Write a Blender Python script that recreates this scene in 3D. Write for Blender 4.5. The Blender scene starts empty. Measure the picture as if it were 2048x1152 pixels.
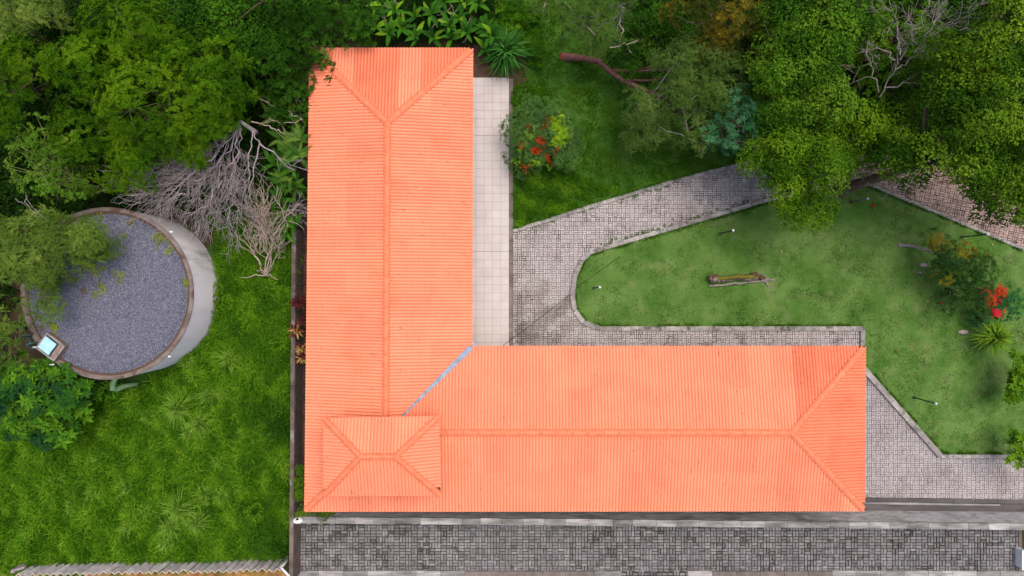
import bpy, math, random
import numpy as np
from mathutils import Vector

# ------------------------------------------------------------------ camera, sky, sun, exposure
SC = bpy.context.scene
COL = SC.collection
H = 30.34            # camera height above the ground, m
F = 1365.0           # focal length in photo pixels (photo 2048 wide)
cam_d = bpy.data.cameras.new("camera")
cam_d.sensor_width = 36.0
cam_d.lens = F / 2048 * 36.0
cam_d.clip_end = 2000
cam = bpy.data.objects.new("camera", cam_d)
cam.location = (0, 0, H)
COL.objects.link(cam)
SC.camera = cam

SUN_EL, SUN_AZ = math.radians(72), math.radians(42)       # azimuth clockwise from +Y: soft sun to the upper right of the photo
world = bpy.data.worlds.new("World"); SC.world = world
world.use_nodes = True
wn = world.node_tree.nodes; wl = world.node_tree.links
bg = wn["Background"]
sky = wn.new("ShaderNodeTexSky"); sky.sky_type = 'NISHITA'; sky.sun_disc = False
sky.sun_elevation = SUN_EL; sky.sun_rotation = SUN_AZ
sky.air_density = 1.0; sky.dust_density = 6.0; sky.ozone_density = 1.0
wl.new(sky.outputs[0], bg.inputs[0]); bg.inputs[1].default_value = 0.145
sun_d = bpy.data.lights.new("sun", 'SUN'); sun_d.energy = 1.25; sun_d.angle = math.radians(45); sun_d.color = (1, 0.95, 0.88)
sun = bpy.data.objects.new("sun", sun_d); COL.objects.link(sun)
sd = Vector((math.sin(SUN_AZ) * math.cos(SUN_EL), math.cos(SUN_AZ) * math.cos(SUN_EL), math.sin(SUN_EL)))
sun.rotation_euler = sd.to_track_quat('Z', 'Y').to_euler()
SC.view_settings.view_transform = 'Standard'; SC.view_settings.look = 'None'
SC.view_settings.gamma = 1.0; SC.view_settings.use_curve_mapping = False
SC.view_settings.exposure = 0.55
SC.render.engine = 'CYCLES'
SC.cycles.max_bounces = 6; SC.cycles.diffuse_bounces = 3; SC.cycles.transmission_bounces = 3
SC.cycles.transparent_max_bounces = 4

R = np.random.default_rng(7)
random.seed(7)
PI = math.pi

def P(px, py, z=0.0):
    """world point at height z that the photo shows at pixel (px, py)"""
    k = (H - z) / F
    return np.array([(px - 1024) * k, -(py - 576) * k, z])
def PP(pts, z=0.0): return np.array([P(a, b, z) for a, b in pts])

# ------------------------------------------------------------------ materials
def mat(name, c1, c2=None, scale=3.0, rough=0.8, bump=0.0, bscale=60.0, c3=None, scale3=0.6, lim3=(0.52, 0.66), tint=0.0,
        orand=0.0, detail=5.0, spec=0.3, stretch=None, lim=(0.35, 0.65), stains=(), c4=None, scale4=6.0, lim4=(0.64, 0.76)):
    m = bpy.data.materials.new(name); m.use_nodes = True
    n, l = m.node_tree.nodes, m.node_tree.links
    b = n["Principled BSDF"]; b.inputs["Roughness"].default_value = rough
    b.inputs["Specular IOR Level"].default_value = spec
    geo = n.new("ShaderNodeNewGeometry"); pos = geo.outputs["Position"]
    if stretch:
        mp = n.new("ShaderNodeMapping"); mp.inputs["Scale"].default_value = stretch
        l.new(pos, mp.inputs[0]); pos = mp.outputs[0]
    def noise(sc, det):
        t = n.new("ShaderNodeTexNoise"); t.inputs["Scale"].default_value = sc; t.inputs["Detail"].default_value = det
        l.new(pos, t.inputs["Vector"]); return t.outputs["Fac"]
    def ramp(f, a, b_):
        r = n.new("ShaderNodeMapRange"); r.inputs[1].default_value = a; r.inputs[2].default_value = b_
        l.new(f, r.inputs[0]); return r.outputs[0]
    def mix(f, a, b_, kind='MIX'):
        x = n.new("ShaderNodeMix"); x.data_type = 'RGBA'; x.blend_type = kind
        for s, v in ((0, f), (6, a), (7, b_)):
            if hasattr(v, "is_linked") or isinstance(v, bpy.types.NodeSocket): l.new(v, x.inputs[s])
            else: x.inputs[s].default_value = v if s == 0 else (*v, 1)
        return x.outputs[2]
    if c2 is None: c2 = tuple(v * 0.8 for v in c1)
    c = mix(ramp(noise(scale, detail), *lim), c1, c2)
    if c3: c = mix(ramp(noise(scale3, 6.0), *lim3), c, c3)
    if c4: c = mix(ramp(noise(scale4, 7.0), *lim4), c, c4)
    for (ctr, rx, ry, ang) in stains:                              # a stain: a warped patch at a place of its own
        mp = n.new("ShaderNodeMapping"); mp.vector_type = 'TEXTURE'; mp.inputs["Location"].default_value = tuple(ctr)
        mp.inputs["Rotation"].default_value = (0, 0, ang); mp.inputs["Scale"].default_value = (rx, ry, 50)
        l.new(geo.outputs["Position"], mp.inputs[0])
        ln = n.new("ShaderNodeVectorMath"); ln.operation = 'LENGTH'; l.new(mp.outputs[0], ln.inputs[0])
        ad = n.new("ShaderNodeMath"); ad.operation = 'MULTIPLY_ADD'; l.new(noise(4.5, 9.0), ad.inputs[0]); ad.inputs[1].default_value = 2.0; l.new(ln.outputs["Value"], ad.inputs[2])
        r = n.new("ShaderNodeMapRange"); r.inputs[1].default_value = 2.2; r.inputs[2].default_value = 1.6; r.inputs[4].default_value = 0.45
        l.new(ad.outputs[0], r.inputs[0]); c = mix(r.outputs[0], c, (0.095, 0.080, 0.074))
    if tint:
        a = n.new("ShaderNodeAttribute"); a.attribute_name = "tint"
        r = n.new("ShaderNodeMapRange"); r.inputs[3].default_value = 1 - tint; r.inputs[4].default_value = 1 + tint
        l.new(a.outputs["Fac"], r.inputs[0])
        cb = n.new("ShaderNodeCombineColor")
        for i in range(3): l.new(r.outputs[0], cb.inputs[i])
        c = mix(1.0, c, cb.outputs[0], 'MULTIPLY')
    if orand:
        o = n.new("ShaderNodeObjectInfo")
        r = n.new("ShaderNodeMapRange"); r.inputs[3].default_value = 1 - orand; r.inputs[4].default_value = 1 + orand
        l.new(o.outputs["Random"], r.inputs[0])
        cb = n.new("ShaderNodeCombineColor")
        for i in range(3): l.new(r.outputs[0], cb.inputs[i])
        c = mix(1.0, c, cb.outputs[0], 'MULTIPLY')
    l.new(c, b.inputs["Base Color"])
    if bump:
        bp = n.new("ShaderNodeBump"); bp.inputs["Strength"].default_value = bump; bp.inputs["Distance"].default_value = 0.03
        l.new(noise(bscale, 4.0), bp.inputs["Height"]); l.new(bp.outputs[0], b.inputs["Normal"])
    return m

def leafmat(name, stops, trans=0.22, rough=0.75):
    """leaf colour from the per-leaf attribute 'tint' (0..1) through a ramp; part of the light passes through"""
    m = bpy.data.materials.new(name); m.use_nodes = True
    n, l = m.node_tree.nodes, m.node_tree.links
    b = n["Principled BSDF"]; b.inputs["Roughness"].default_value = rough; b.inputs["Specular IOR Level"].default_value = 0.06
    a = n.new("ShaderNodeAttribute"); a.attribute_name = "tint"
    cr = n.new("ShaderNodeValToRGB"); e = cr.color_ramp.elements
    while len(e) < len(stops): e.new(0.5)
    for i, (p, c) in enumerate(stops): e[i].position = p; e[i].color = (*c, 1)
    l.new(a.outputs["Fac"], cr.inputs[0]); l.new(cr.outputs[0], b.inputs["Base Color"])
    t = n.new("ShaderNodeBsdfTranslucent"); l.new(cr.outputs[0], t.inputs[0])
    mx = n.new("ShaderNodeMixShader"); mx.inputs[0].default_value = trans
    l.new(b.outputs[0], mx.inputs[1]); l.new(t.outputs[0], mx.inputs[2])
    l.new(mx.outputs[0], n["Material Output"].inputs[0])
    return m

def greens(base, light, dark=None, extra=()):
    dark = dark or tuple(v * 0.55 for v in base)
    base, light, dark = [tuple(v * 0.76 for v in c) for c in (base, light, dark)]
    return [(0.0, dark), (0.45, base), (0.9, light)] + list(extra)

M = {}
M['roof'] = mat("roof_sheet_orange", (0.735, 0.234, 0.127), (0.71, 0.217, 0.116), scale=1.3, rough=0.6, c4=(0.42, 0.115, 0.06), c3=(0.69, 0.180, 0.088), scale3=0.7, lim3=(0.55, 0.85), orand=0.075, bump=0.06, bscale=25)
M['roof_dark'] = mat("roof_sheet_darker", (0.67, 0.180, 0.090), (0.62, 0.158, 0.077), scale=1.3, rough=0.6, c4=(0.36, 0.09, 0.045), c3=(0.55, 0.125, 0.06), scale3=0.7, lim3=(0.55, 0.85), orand=0.07, bump=0.06, bscale=25)
M['ridge_shade'] = mat("ridge_shade_strip", (0.60, 0.160, 0.078), (0.48, 0.122, 0.06), scale=8, rough=0.9)
M['ridge'] = mat("ridge_cap_orange", (0.70, 0.192, 0.094), (0.62, 0.155, 0.072), scale=4, rough=0.7, orand=0.05)
M['screw'] = mat("screw_dark", (0.30, 0.09, 0.05), rough=0.5)
M['deck'] = mat("roof_deck", (0.10, 0.05, 0.03), rough=0.9)
M['bluemetal'] = mat("valley_metal", (0.26, 0.33, 0.44), (0.17, 0.215, 0.29), scale=5, rough=0.6)
M['wallpaint'] = mat("wall_paint", (0.62, 0.58, 0.52), (0.5, 0.46, 0.42), scale=2)
M['concrete'] = mat("pale_concrete", (0.84, 0.77, 0.79), (0.70, 0.645, 0.66), scale=1.2, rough=0.9, c3=(0.36, 0.34, 0.34), scale3=1.1, lim3=(0.60, 0.74), bump=0.15, stretch=(1, 1, 0.25))
M['rim'] = mat("tank_rim", (0.125, 0.098, 0.085), (0.20, 0.165, 0.15), scale=4, rough=0.95, c3=(0.075, 0.045, 0.035), scale3=2, lim3=(0.5, 0.65))
M['kerb'] = mat("kerb_stone", (0.30, 0.28, 0.26), (0.20, 0.185, 0.175), scale=5, rough=0.95, orand=0.25, bump=0.2, c3=(0.09, 0.085, 0.075), scale3=2.2, lim3=(0.54, 0.68))
M['coping'] = mat("coping_stone", (0.30, 0.285, 0.275), (0.17, 0.16, 0.155), scale=3, rough=0.95, orand=0.35, bump=0.2, c3=(0.12, 0.115, 0.105), scale3=1.7, lim3=(0.5, 0.66), stretch=(0.5, 2, 1))
M['paver'] = mat("paver_pinkish", (0.360, 0.325, 0.316), (0.315, 0.280, 0.270), scale=1.2, rough=0.95, tint=0.15, bump=0.25, bscale=40, c3=(0.24, 0.205, 0.192), scale3=1.1, lim3=(0.52, 0.68), stains=[(P(1088, 640), 0.95, 0.42, 0.75), (P(1040, 640), 0.22, 1.5, 0.0), (P(1052, 672), 0.5, 0.5, 0.0), (P(1130, 610), 0.7, 0.25, 0.6)])
M['paver_pale'] = mat("paver_pale_grey", (0.33, 0.30, 0.30), (0.285, 0.255, 0.257), scale=0.7, rough=0.95, tint=0.14, bump=0.2, bscale=40, c3=(0.22, 0.19, 0.185), scale3=0.9, lim3=(0.52, 0.75))
M['paver_red'] = mat("paver_reddish", (0.31, 0.225, 0.197), (0.24, 0.168, 0.147), scale=1.2, rough=0.95, tint=0.25, bump=0.25, bscale=40, c3=(0.11, 0.065, 0.05), scale3=1.8, lim3=(0.58, 0.70))
M['paver_grey'] = mat("paver_grey", (0.190, 0.182, 0.184), (0.14, 0.133, 0.135), scale=1.0, rough=0.95, tint=0.30, bump=0.25, bscale=40, c3=(0.075, 0.07, 0.07), scale3=2.8, lim3=(0.56, 0.70))
M['joint'] = mat("joint_dirt", (0.050, 0.042, 0.036), (0.030, 0.028, 0.020), scale=4, rough=1)
M['wetstain'] = mat("wet_stain", (0.10, 0.088, 0.084), (0.14, 0.125, 0.118), scale=3, rough=0.9)
M['tile'] = mat("terrace_tile", (0.44, 0.395, 0.38), (0.405, 0.36, 0.347), scale=1.5, rough=0.6, orand=0.03, c3=(0.36, 0.32, 0.30), scale3=0.8, lim3=(0.55, 0.78))
M['grout'] = mat("tile_grout", (0.22, 0.195, 0.18), rough=0.9)
M['edging'] = mat("terrace_edging", (0.17, 0.14, 0.125), (0.11, 0.09, 0.08), scale=3, rough=0.95, orand=0.15)
M['darkwall'] = mat("mossy_dark_wall", (0.17, 0.125, 0.11), (0.085, 0.062, 0.053), scale=6, rough=0.95, stretch=(1, 4, 0.25), bump=0.3)
M['darkcoping'] = mat("dirty_coping", (0.13, 0.10, 0.085), (0.065, 0.048, 0.04), scale=2, rough=0.95, orand=0.2, c3=(0.22, 0.21, 0.19), scale3=1.5, lim3=(0.55, 0.7))
M['block'] = mat("wall_block", (0.46, 0.43, 0.43), (0.34, 0.315, 0.315), scale=2.0, rough=0.95, orand=0.14, c3=(0.20, 0.18, 0.175), scale3=1.0, lim3=(0.55, 0.75), bump=0.2)
M['stained'] = mat("stained_concrete", (0.058, 0.050, 0.054), (0.10, 0.088, 0.09), scale=1.5, rough=0.8, stretch=(0.4, 2, 1), bump=0.2)
M['lip'] = mat("drain_lip", (0.34, 0.33, 0.34), (0.15, 0.145, 0.15), scale=1.5, rough=0.7, stretch=(0.6, 2, 1))
M['ground'] = mat("forest_floor", (0.030, 0.038, 0.012), (0.045, 0.026, 0.014), scale=0.8, rough=1, bump=0.5, bscale=12)
M['soil'] = mat("bed_soil", (0.085, 0.045, 0.030), (0.045, 0.025, 0.017), scale=3, rough=1, bump=0.5, bscale=25)
M['track'] = mat("ochre_dirt", (0.38, 0.20, 0.07), (0.20, 0.085, 0.03), scale=2.0, rough=1, bump=0.4, bscale=20, c3=(0.10, 0.10, 0.03), scale3=1.3)
M['lawn'] = mat("mown_lawn", (0.046, 0.118, 0.013), (0.100, 0.176, 0.038), scale=0.75, rough=0.95, bump=0.6, bscale=30, c3=(0.128, 0.158, 0.055), scale3=1.6, lim3=(0.55, 0.80), detail=9, lim=(0.36, 0.66))
M['lawn2'] = mat("rough_lawn", (0.022, 0.076, 0.003), (0.040, 0.108, 0.005), scale=0.5, rough=0.95, bump=0.6, bscale=30, c3=(0.085, 0.085, 0.02), scale3=0.7, lim3=(0.60, 0.78), detail=8)
M['meadow'] = mat("meadow_ground", (0.018, 0.055, 0.006), (0.03, 0.075, 0.008), scale=1.2, rough=1)
M['gravelbed'] = mat("gravel_bed", (0.10, 0.10, 0.135), (0.05, 0.048, 0.065), scale=30, rough=1)
M['moss'] = mat("rust_moss", (0.105, 0.048, 0.034), (0.07, 0.05, 0.026), scale=5, rough=1)
M['bark'] = mat("bark_brown", (0.135, 0.085, 0.062), (0.07, 0.045, 0.035), scale=8, rough=0.95, bump=0.5, bscale=14, stretch=(1, 1, 0.3))
M['bark_red'] = mat("bark_reddish", (0.17, 0.075, 0.058), (0.09, 0.042, 0.035), scale=8, rough=0.95, bump=0.5, bscale=14)
M['bark_grey'] = mat("bark_grey", (0.26, 0.225, 0.215), (0.15, 0.125, 0.12), scale=7, rough=0.95)
M['deadwood'] = mat("dead_twig_wood", (0.36, 0.305, 0.31), (0.24, 0.20, 0.20), scale=5, rough=0.95)
M['palewood'] = mat("pale_dead_wood", (0.40, 0.31, 0.26), (0.25, 0.19, 0.16), scale=5, rough=0.95)
M['mossylog'] = mat("mossy_log_top", (0.15, 0.125, 0.014), (0.08, 0.07, 0.012), scale=7, rough=1, bump=0.5)
M['logbark'] = mat("weathered_log_bark", (0.18, 0.165, 0.135), (0.05, 0.04, 0.033), scale=9, rough=1, bump=0.6, bscale=20, lim=(0.42, 0.58))
M['logend'] = mat("rotten_log_wood", (0.12, 0.065, 0.035), (0.05, 0.03, 0.02), scale=12, rough=1, bump=0.6, bscale=25)
M['sheetgrey'] = mat("fibre_cement", (0.52, 0.475, 0.48), (0.36, 0.325, 0.33), scale=3, rough=0.9, orand=0.15)
M['sheetedge'] = mat("sheet_edge", (0.55, 0.45, 0.38), rough=0.9)
M['white'] = mat("white_paint", (0.80, 0.80, 0.80), (0.68, 0.68, 0.70), scale=6, rough=0.5)
M['lampglass'] = mat("white_globe", (0.66, 0.68, 0.64), rough=0.3)
M['black'] = mat("black_metal", (0.012, 0.014, 0.016), rough=0.5)
M['greymetal'] = mat("bluegrey_metal", (0.10, 0.13, 0.16), rough=0.5)
M['lid'] = mat("blue_lid", (0.36, 0.60, 0.78), (0.30, 0.53, 0.72), scale=5, rough=0.45)
M['curb'] = mat("hatch_kerb", (0.24, 0.175, 0.155), (0.17, 0.12, 0.105), scale=6, rough=0.95)
M['pipe'] = mat("pale_green_pipe", (0.15, 0.26, 0.13), (0.10, 0.19, 0.095), scale=5, rough=0.6)
M['teal'] = mat("teal_steel", (0.06, 0.17, 0.15), rough=0.5)
M['stone'] = mat("pale_stone", (0.33, 0.27, 0.28), (0.22, 0.18, 0.19), scale=6, rough=0.95, bump=0.4)
M['stones'] = leafmat("gravel_stone", [(0, (0.06, 0.062, 0.09)), (0.5, (0.155, 0.163, 0.215)), (1, (0.34, 0.345, 0.40))], trans=0.0, rough=0.9)
M['greentwig'] = mat("green_twig", (0.13, 0.17, 0.045), (0.17, 0.19, 0.07), scale=5)
M['cable'] = mat("black_cable", (0.02, 0.02, 0.02), rough=0.6)
# foliage
M['L_acacia'] = leafmat("acacia_leaf", greens((0.062, 0.165, 0.003), (0.135, 0.275, 0.006), (0.022, 0.075, 0.002)))
M['L_yellow'] = leafmat("yellow_green_leaf", greens((0.085, 0.20, 0.012), (0.20, 0.33, 0.03)))
M['L_olive'] = leafmat("olive_feather_leaf", greens((0.135, 0.240, 0.030), (0.26, 0.37, 0.060)))
M['L_broad'] = leafmat("broad_leaf", greens((0.045, 0.16, 0.010), (0.15, 0.34, 0.015), (0.018, 0.075, 0.02)))
M['L_dark'] = leafmat("dark_leaf", greens((0.030, 0.105, 0.006), (0.070, 0.20, 0.010)))
M['L_under'] = leafmat("understorey_leaf", greens((0.016, 0.055, 0.004), (0.036, 0.10, 0.007)))  # leaf colour darkened to paint shade into the gaps between crowns
M['L_wattle'] = leafmat("wattle_leaf", greens((0.085, 0.175, 0.026), (0.180, 0.270, 0.055)))
M['L_brown'] = leafmat("browning_leaf", greens((0.110, 0.120, 0.012), (0.25, 0.185, 0.015), (0.05, 0.07, 0.008)))
M['L_round'] = leafmat("mid_green_leaf", greens((0.066, 0.180, 0.008), (0.160, 0.300, 0.018), (0.014, 0.06, 0.004)))
M['L_bright'] = leafmat("bright_green_leaf", greens((0.072, 0.190, 0.006), (0.165, 0.310, 0.012)))
M['L_lime'] = leafmat("lime_leaf", greens((0.092, 0.205, 0.008), (0.225, 0.36, 0.020), (0.022, 0.075, 0.003)))
M['L_blue'] = leafmat("blue_green_leaf", greens((0.040, 0.150, 0.055), (0.095, 0.26, 0.11)))
M['L_croton'] = leafmat("croton_leaf", [(0, (0.030, 0.075, 0.026)), (0.5, (0.085, 0.185, 0.038)), (0.74, (0.13, 0.24, 0.04)), (0.80, (0.22, 0.40, 0.015)), (0.89, (0.30, 0.42, 0.015)), (0.91, (0.50, 0.12, 0.02)), (1.0, (0.55, 0.055, 0.015))])
M['L_gold'] = leafmat("gold_dark_leaf", [(0, (0.020, 0.060, 0.012)), (0.55, (0.045, 0.115, 0.020)), (0.75, (0.12, 0.15, 0.012)), (0.85, (0.26, 0.20, 0.010)), (1, (0.36, 0.20, 0.01))])
M['L_red'] = leafmat("red_flower_leaf", [(0, (0.015, 0.075, 0.02)), (0.5, (0.04, 0.15, 0.04)), (0.7, (0.06, 0.18, 0.04)), (0.75, (0.40, 0.07, 0.015)), (0.88, (0.60, 0.03, 0.025)), (1, (0.72, 0.03, 0.06))])
M['L_lily'] = leafmat("strap_leaf", greens((0.035, 0.150, 0.018), (0.11, 0.31, 0.05)))
M['L_yucca'] = leafmat("yucca_leaf", greens((0.12, 0.27, 0.012), (0.27, 0.42, 0.035)))
M['L_grass'] = leafmat("wild_grass_blade", greens((0.080, 0.225, 0.005), (0.21, 0.40, 0.020), (0.030, 0.11, 0.003)))
M['L_tuft'] = leafmat("tuft_blade", greens((0.17, 0.34, 0.025), (0.33, 0.52, 0.085), (0.10, 0.25, 0.012)))
M['L_lawn'] = leafmat("lawn_blade", greens((0.070, 0.165, 0.022), (0.175, 0.270, 0.070), (0.040, 0.115, 0.010)))
M['L_lawn2'] = leafmat("rough_lawn_blade", greens((0.045, 0.140, 0.003), (0.105, 0.215, 0.008), (0.022, 0.080, 0.003)))
M['L_weed'] = leafmat("weed_leaf", greens((0.060, 0.175, 0.005), (0.140, 0.30, 0.010), (0.03, 0.10, 0.004)))
M['L_moss'] = leafmat("yellow_weed_leaf", [(0, (0.17, 0.10, 0.02)), (0.4, (0.20, 0.24, 0.010)), (1, (0.34, 0.42, 0.012))])
M['L_banana'] = leafmat("paddle_leaf", greens((0.050, 0.180, 0.010), (0.17, 0.34, 0.015), (0.025, 0.10, 0.01)))
M['L_fern'] = leafmat("fern_leaf", greens((0.075, 0.20, 0.022), (0.22, 0.34, 0.05)))
M['L_bromel'] = leafmat("bromeliad_leaf", [(0, (0.06, 0.012, 0.016)), (0.5, (0.10, 0.02, 0.022)), (0.8, (0.30, 0.15, 0.05)), (1, (0.40, 0.28, 0.09))])
M['L_litter'] = leafmat("fallen_leaf", [(0, (0.13, 0.07, 0.03)), (0.5, (0.24, 0.17, 0.06)), (1, (0.38, 0.32, 0.12))])
M['L_redpetal'] = leafmat("red_petal", [(0, (0.35, 0.02, 0.015)), (1, (0.62, 0.04, 0.02))])

# ------------------------------------------------------------------ mesh helpers
def make_mesh(name, V, Fc, material=None, tint=None, smooth=False, mats=None, mat_idx=None):
    V = np.asarray(V, np.float32).reshape(-1, 3)
    me = bpy.data.meshes.new(name)
    if isinstance(Fc, np.ndarray):
        nf, k = Fc.shape
        me.vertices.add(len(V)); me.vertices.foreach_set("co", V.ravel())
        me.loops.add(nf * k); me.loops.foreach_set("vertex_index", Fc.astype(np.int32).ravel())
        me.polygons.add(nf); me.polygons.foreach_set("loop_start", np.arange(0, nf * k, k, dtype=np.int32))
        me.update(calc_edges=True)
    else:
        me.from_pydata(V.tolist(), [], Fc); me.update()
    for m in (mats or ([material] if material else [])): me.materials.append(m)
    if mat_idx is not None: me.polygons.foreach_set("material_index", np.asarray(mat_idx, np.int32))
    if tint is not None:
        a = me.attributes.new("tint", 'FLOAT', 'POINT'); a.data.foreach_set("value", np.asarray(tint, np.float32))
    me.polygons.foreach_set("use_smooth", np.full(len(me.polygons), bool(smooth)))
    return me

def tag(o, label=None, cat=None, group=None, kind=None):
    if label: o["label"] = label
    if cat: o["category"] = cat
    if group: o["group"] = group
    if kind: o["kind"] = kind
    return o
def link(name, me, parent=None, loc=None, **kw):
    o = bpy.data.objects.new(name, me); COL.objects.link(o)
    if parent is not None: o.parent = parent
    if loc is not None: o.location = loc
    return tag(o, **kw)
def empty(name, loc, label, cat, group=None):
    o = bpy.data.objects.new(name, None); o.empty_display_size = 0.3; COL.objects.link(o)
    o.location = tuple(float(v) for v in loc)
    return tag(o, label, cat, group)
def copy_tree(o, loc, rz=None, label=None, scale=None):
    c = o.copy(); COL.objects.link(c); c.location = tuple(float(v) for v in loc)
    if rz is not None: c.rotation_euler = (0, 0, rz)
    if scale: c.scale = (scale,) * 3
    if label: c["label"] = label
    for ch in list(o.children):
        d = ch.copy(); COL.objects.link(d); d.parent = c
        for g in list(ch.children):
            e = g.copy(); COL.objects.link(e); e.parent = d
    return c

class MB:
    """collects polygons of mixed size for one mesh"""
    def __init__(s): s.V = []; s.F = []; s.T = []; s.I = []
    def add(s, V, Fs, t=0.5, mi=0):
        o = len(s.V); s.V += [tuple(map(float, v)) for v in V]; s.F += [tuple(i + o for i in f) for f in Fs]
        s.T += [t] * len(V); s.I += [mi] * len(Fs); return s
    def box(s, c, size, rz=0.0, t=0.5, mi=0, taper=1.0):
        x, y, z = (v / 2 for v in size); ca, sa = math.cos(rz), math.sin(rz)
        V = []
        for dz, k in ((-z, 1.0), (z, taper)):
            for dx, dy in ((-x, -y), (x, -y), (x, y), (-x, y)):
                dx *= k; dy *= k
                V.append((c[0] + dx * ca - dy * sa, c[1] + dx * sa + dy * ca, c[2] + dz))
        return s.add(V, [(3, 2, 1, 0), (4, 5, 6, 7), (0, 1, 5, 4), (1, 2, 6, 5), (2, 3, 7, 6), (3, 0, 4, 7)], t, mi)
    def prism(s, poly, z0, z1, t=0.5, mi=0):
        n = len(poly); V = [(p[0], p[1], z0) for p in poly] + [(p[0], p[1], z1) for p in poly]
        return s.add(V, [tuple(range(n))[::-1], tuple(range(n, 2 * n))] + [(i, (i + 1) % n, n + (i + 1) % n, n + i) for i in range(n)], t, mi)
    def tube(s, pts, rad, k=8, mi=0, cap=True, t=0.5):
        V, Q = tube_arrays(pts, rad, k); Fs = [tuple(q) for q in Q]
        if cap: Fs += [tuple(range(k))[::-1], tuple(range(len(V) - k, len(V)))]
        return s.add(V, Fs, t, mi)
    def mesh(s, name, material=None, mats=None, smooth=False):
        me = make_mesh(name, s.V, s.F, material, s.T, smooth, mats, s.I if mats else None)
        return me

def tube_arrays(pts, rad, k=6):
    p = np.asarray(pts, float); n = len(p)
    r = np.broadcast_to(np.asarray(rad, float), (n,))
    d = np.gradient(p, axis=0); d /= np.linalg.norm(d, axis=1, keepdims=True) + 1e-9
    m = np.abs(d.mean(0)); up = np.eye(3)[int(np.argmin(m))]
    a = np.cross(d, up); a /= np.linalg.norm(a, axis=1, keepdims=True) + 1e-9
    b = np.cross(d, a)
    th = np.arange(k) * 2 * PI / k
    V = p[:, None] + r[:, None, None] * (np.cos(th)[None, :, None] * a[:, None] + np.sin(th)[None, :, None] * b[:, None])
    i = np.arange(n - 1)[:, None] * k + np.arange(k)[None]; j = np.arange(n - 1)[:, None] * k + (np.arange(k)[None] + 1) % k
    Q = np.stack([i, j, j + k, i + k], -1).reshape(-1, 4)
    return V.reshape(-1, 3), Q
def tubes_mesh(name, lst, material, k=4):
    Vs, Qs, o = [], [], 0
    for pts, rad in lst:
        V, Q = tube_arrays(pts, rad, k); Vs.append(V); Qs.append(Q + o); o += len(V)
    return make_mesh(name, np.concatenate(Vs), np.concatenate(Qs), material, smooth=True)

def inpoly(pts, poly):
    x, y = pts[:, 0], pts[:, 1]; r = np.zeros(len(pts), bool); n = len(poly)
    for i in range(n):
        x1, y1 = poly[i][:2]; x2, y2 = poly[(i + 1) % n][:2]
        c = (y1 > y) != (y2 > y)
        r ^= c & (x < (x2 - x1) * (y - y1) / (y2 - y1 + 1e-12) + x1)
    return r
def scatter(poly, n, rng=R):
    poly = np.asarray(poly)[:, :2]; lo, hi = poly.min(0), poly.max(0); out = np.zeros((0, 2))
    while len(out) < n:
        q = rng.uniform(lo, hi, (n * 2, 2)); out = np.concatenate([out, q[inpoly(q, poly)]])
    return out[:n]
def noise2(p, sc, seed=0):
    """cheap smooth noise 0..1 from a few sines"""
    r = np.random.default_rng(seed); v = np.zeros(len(p))
    for _ in range(6):
        a = r.uniform(0, 2 * PI); w = r.uniform(0.6, 1.6) / sc * 2 * PI
        v += np.sin((p[:, 0] * math.cos(a) + p[:, 1] * math.sin(a)) * w + r.uniform(0, 6.28))
    return np.clip(0.5 + v / 6.0, 0, 1)
def slab(name, poly, z, material, thick=0.05, **kw):
    """closed low prism as a piece of ground, its top at z"""
    b = MB(); b.prism(poly, z - thick, z)
    return link(name, b.mesh(name, material), **kw)

# ------------------------------------------------------------------ leaf prototypes and crowns
def leaf_quads(base, d, L, W, up, fold=0.12):
    """rhombic leaves: base, two sides, tip (n,4,3)"""
    s = np.cross(d, up); s /= np.linalg.norm(s, axis=1, keepdims=True) + 1e-9
    u = np.cross(s, d)
    L = np.asarray(L)[:, None]; W = np.asarray(W)[:, None]
    mid = base + d * L * 0.45 + u * W * fold
    return np.stack([base, mid + s * W * 0.5, base + d * L - u * L * 0.10, mid - s * W * 0.5], 1)
def sph(az, el):
    return np.stack([np.cos(az) * np.cos(el), np.sin(az) * np.cos(el), np.sin(el)], -1)
UP = np.array([0, 0, 1.0])

def proto_pinnate(rng, fronds=12, pairs=8, ll=0.25, lw=0.075):
    out, tn = [], []
    for _ in range(fronds):
        az = rng.uniform(0, 2 * PI); el = rng.uniform(-0.35, 1.1); L = rng.uniform(0.5, 1.15)
        d = sph(np.array(az), np.array(el)); t = np.linspace(0.15, 1.0, pairs)
        rach = d[None] * (t * L)[:, None]; rach[:, 2] -= 0.38 * L * t ** 2
        rach += np.cross(d, UP)[None] * (rng.normal(0, 0.22) * t ** 2)[:, None] + rng.normal(0, 0.07, 3)
        tang = np.gradient(rach, axis=0); tang /= np.linalg.norm(tang, axis=1, keepdims=True)
        side = np.cross(tang, UP); side /= np.linalg.norm(side, axis=1, keepdims=True) + 1e-9
        prof = ll * np.sin(PI * (0.18 + 0.70 * t)) * rng.uniform(0.7, 1.2, pairs)
        fv = rng.uniform(-0.16, 0.16)
        for s in (-1, 1):
            dd = tang * 0.7 + side * s * 0.7 + UP * rng.normal(-0.1, 0.22, (pairs, 1)) + rng.normal(0, 0.12, (pairs, 3)); dd /= np.linalg.norm(dd, axis=1, keepdims=True)
            out.append(leaf_quads(rach, dd, prof, np.full(pairs, lw), UP[None] + rng.normal(0, 0.35, (pairs, 3))))
            tn.append(np.full(pairs, fv))
    return np.concatenate(out), np.concatenate(tn)
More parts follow.
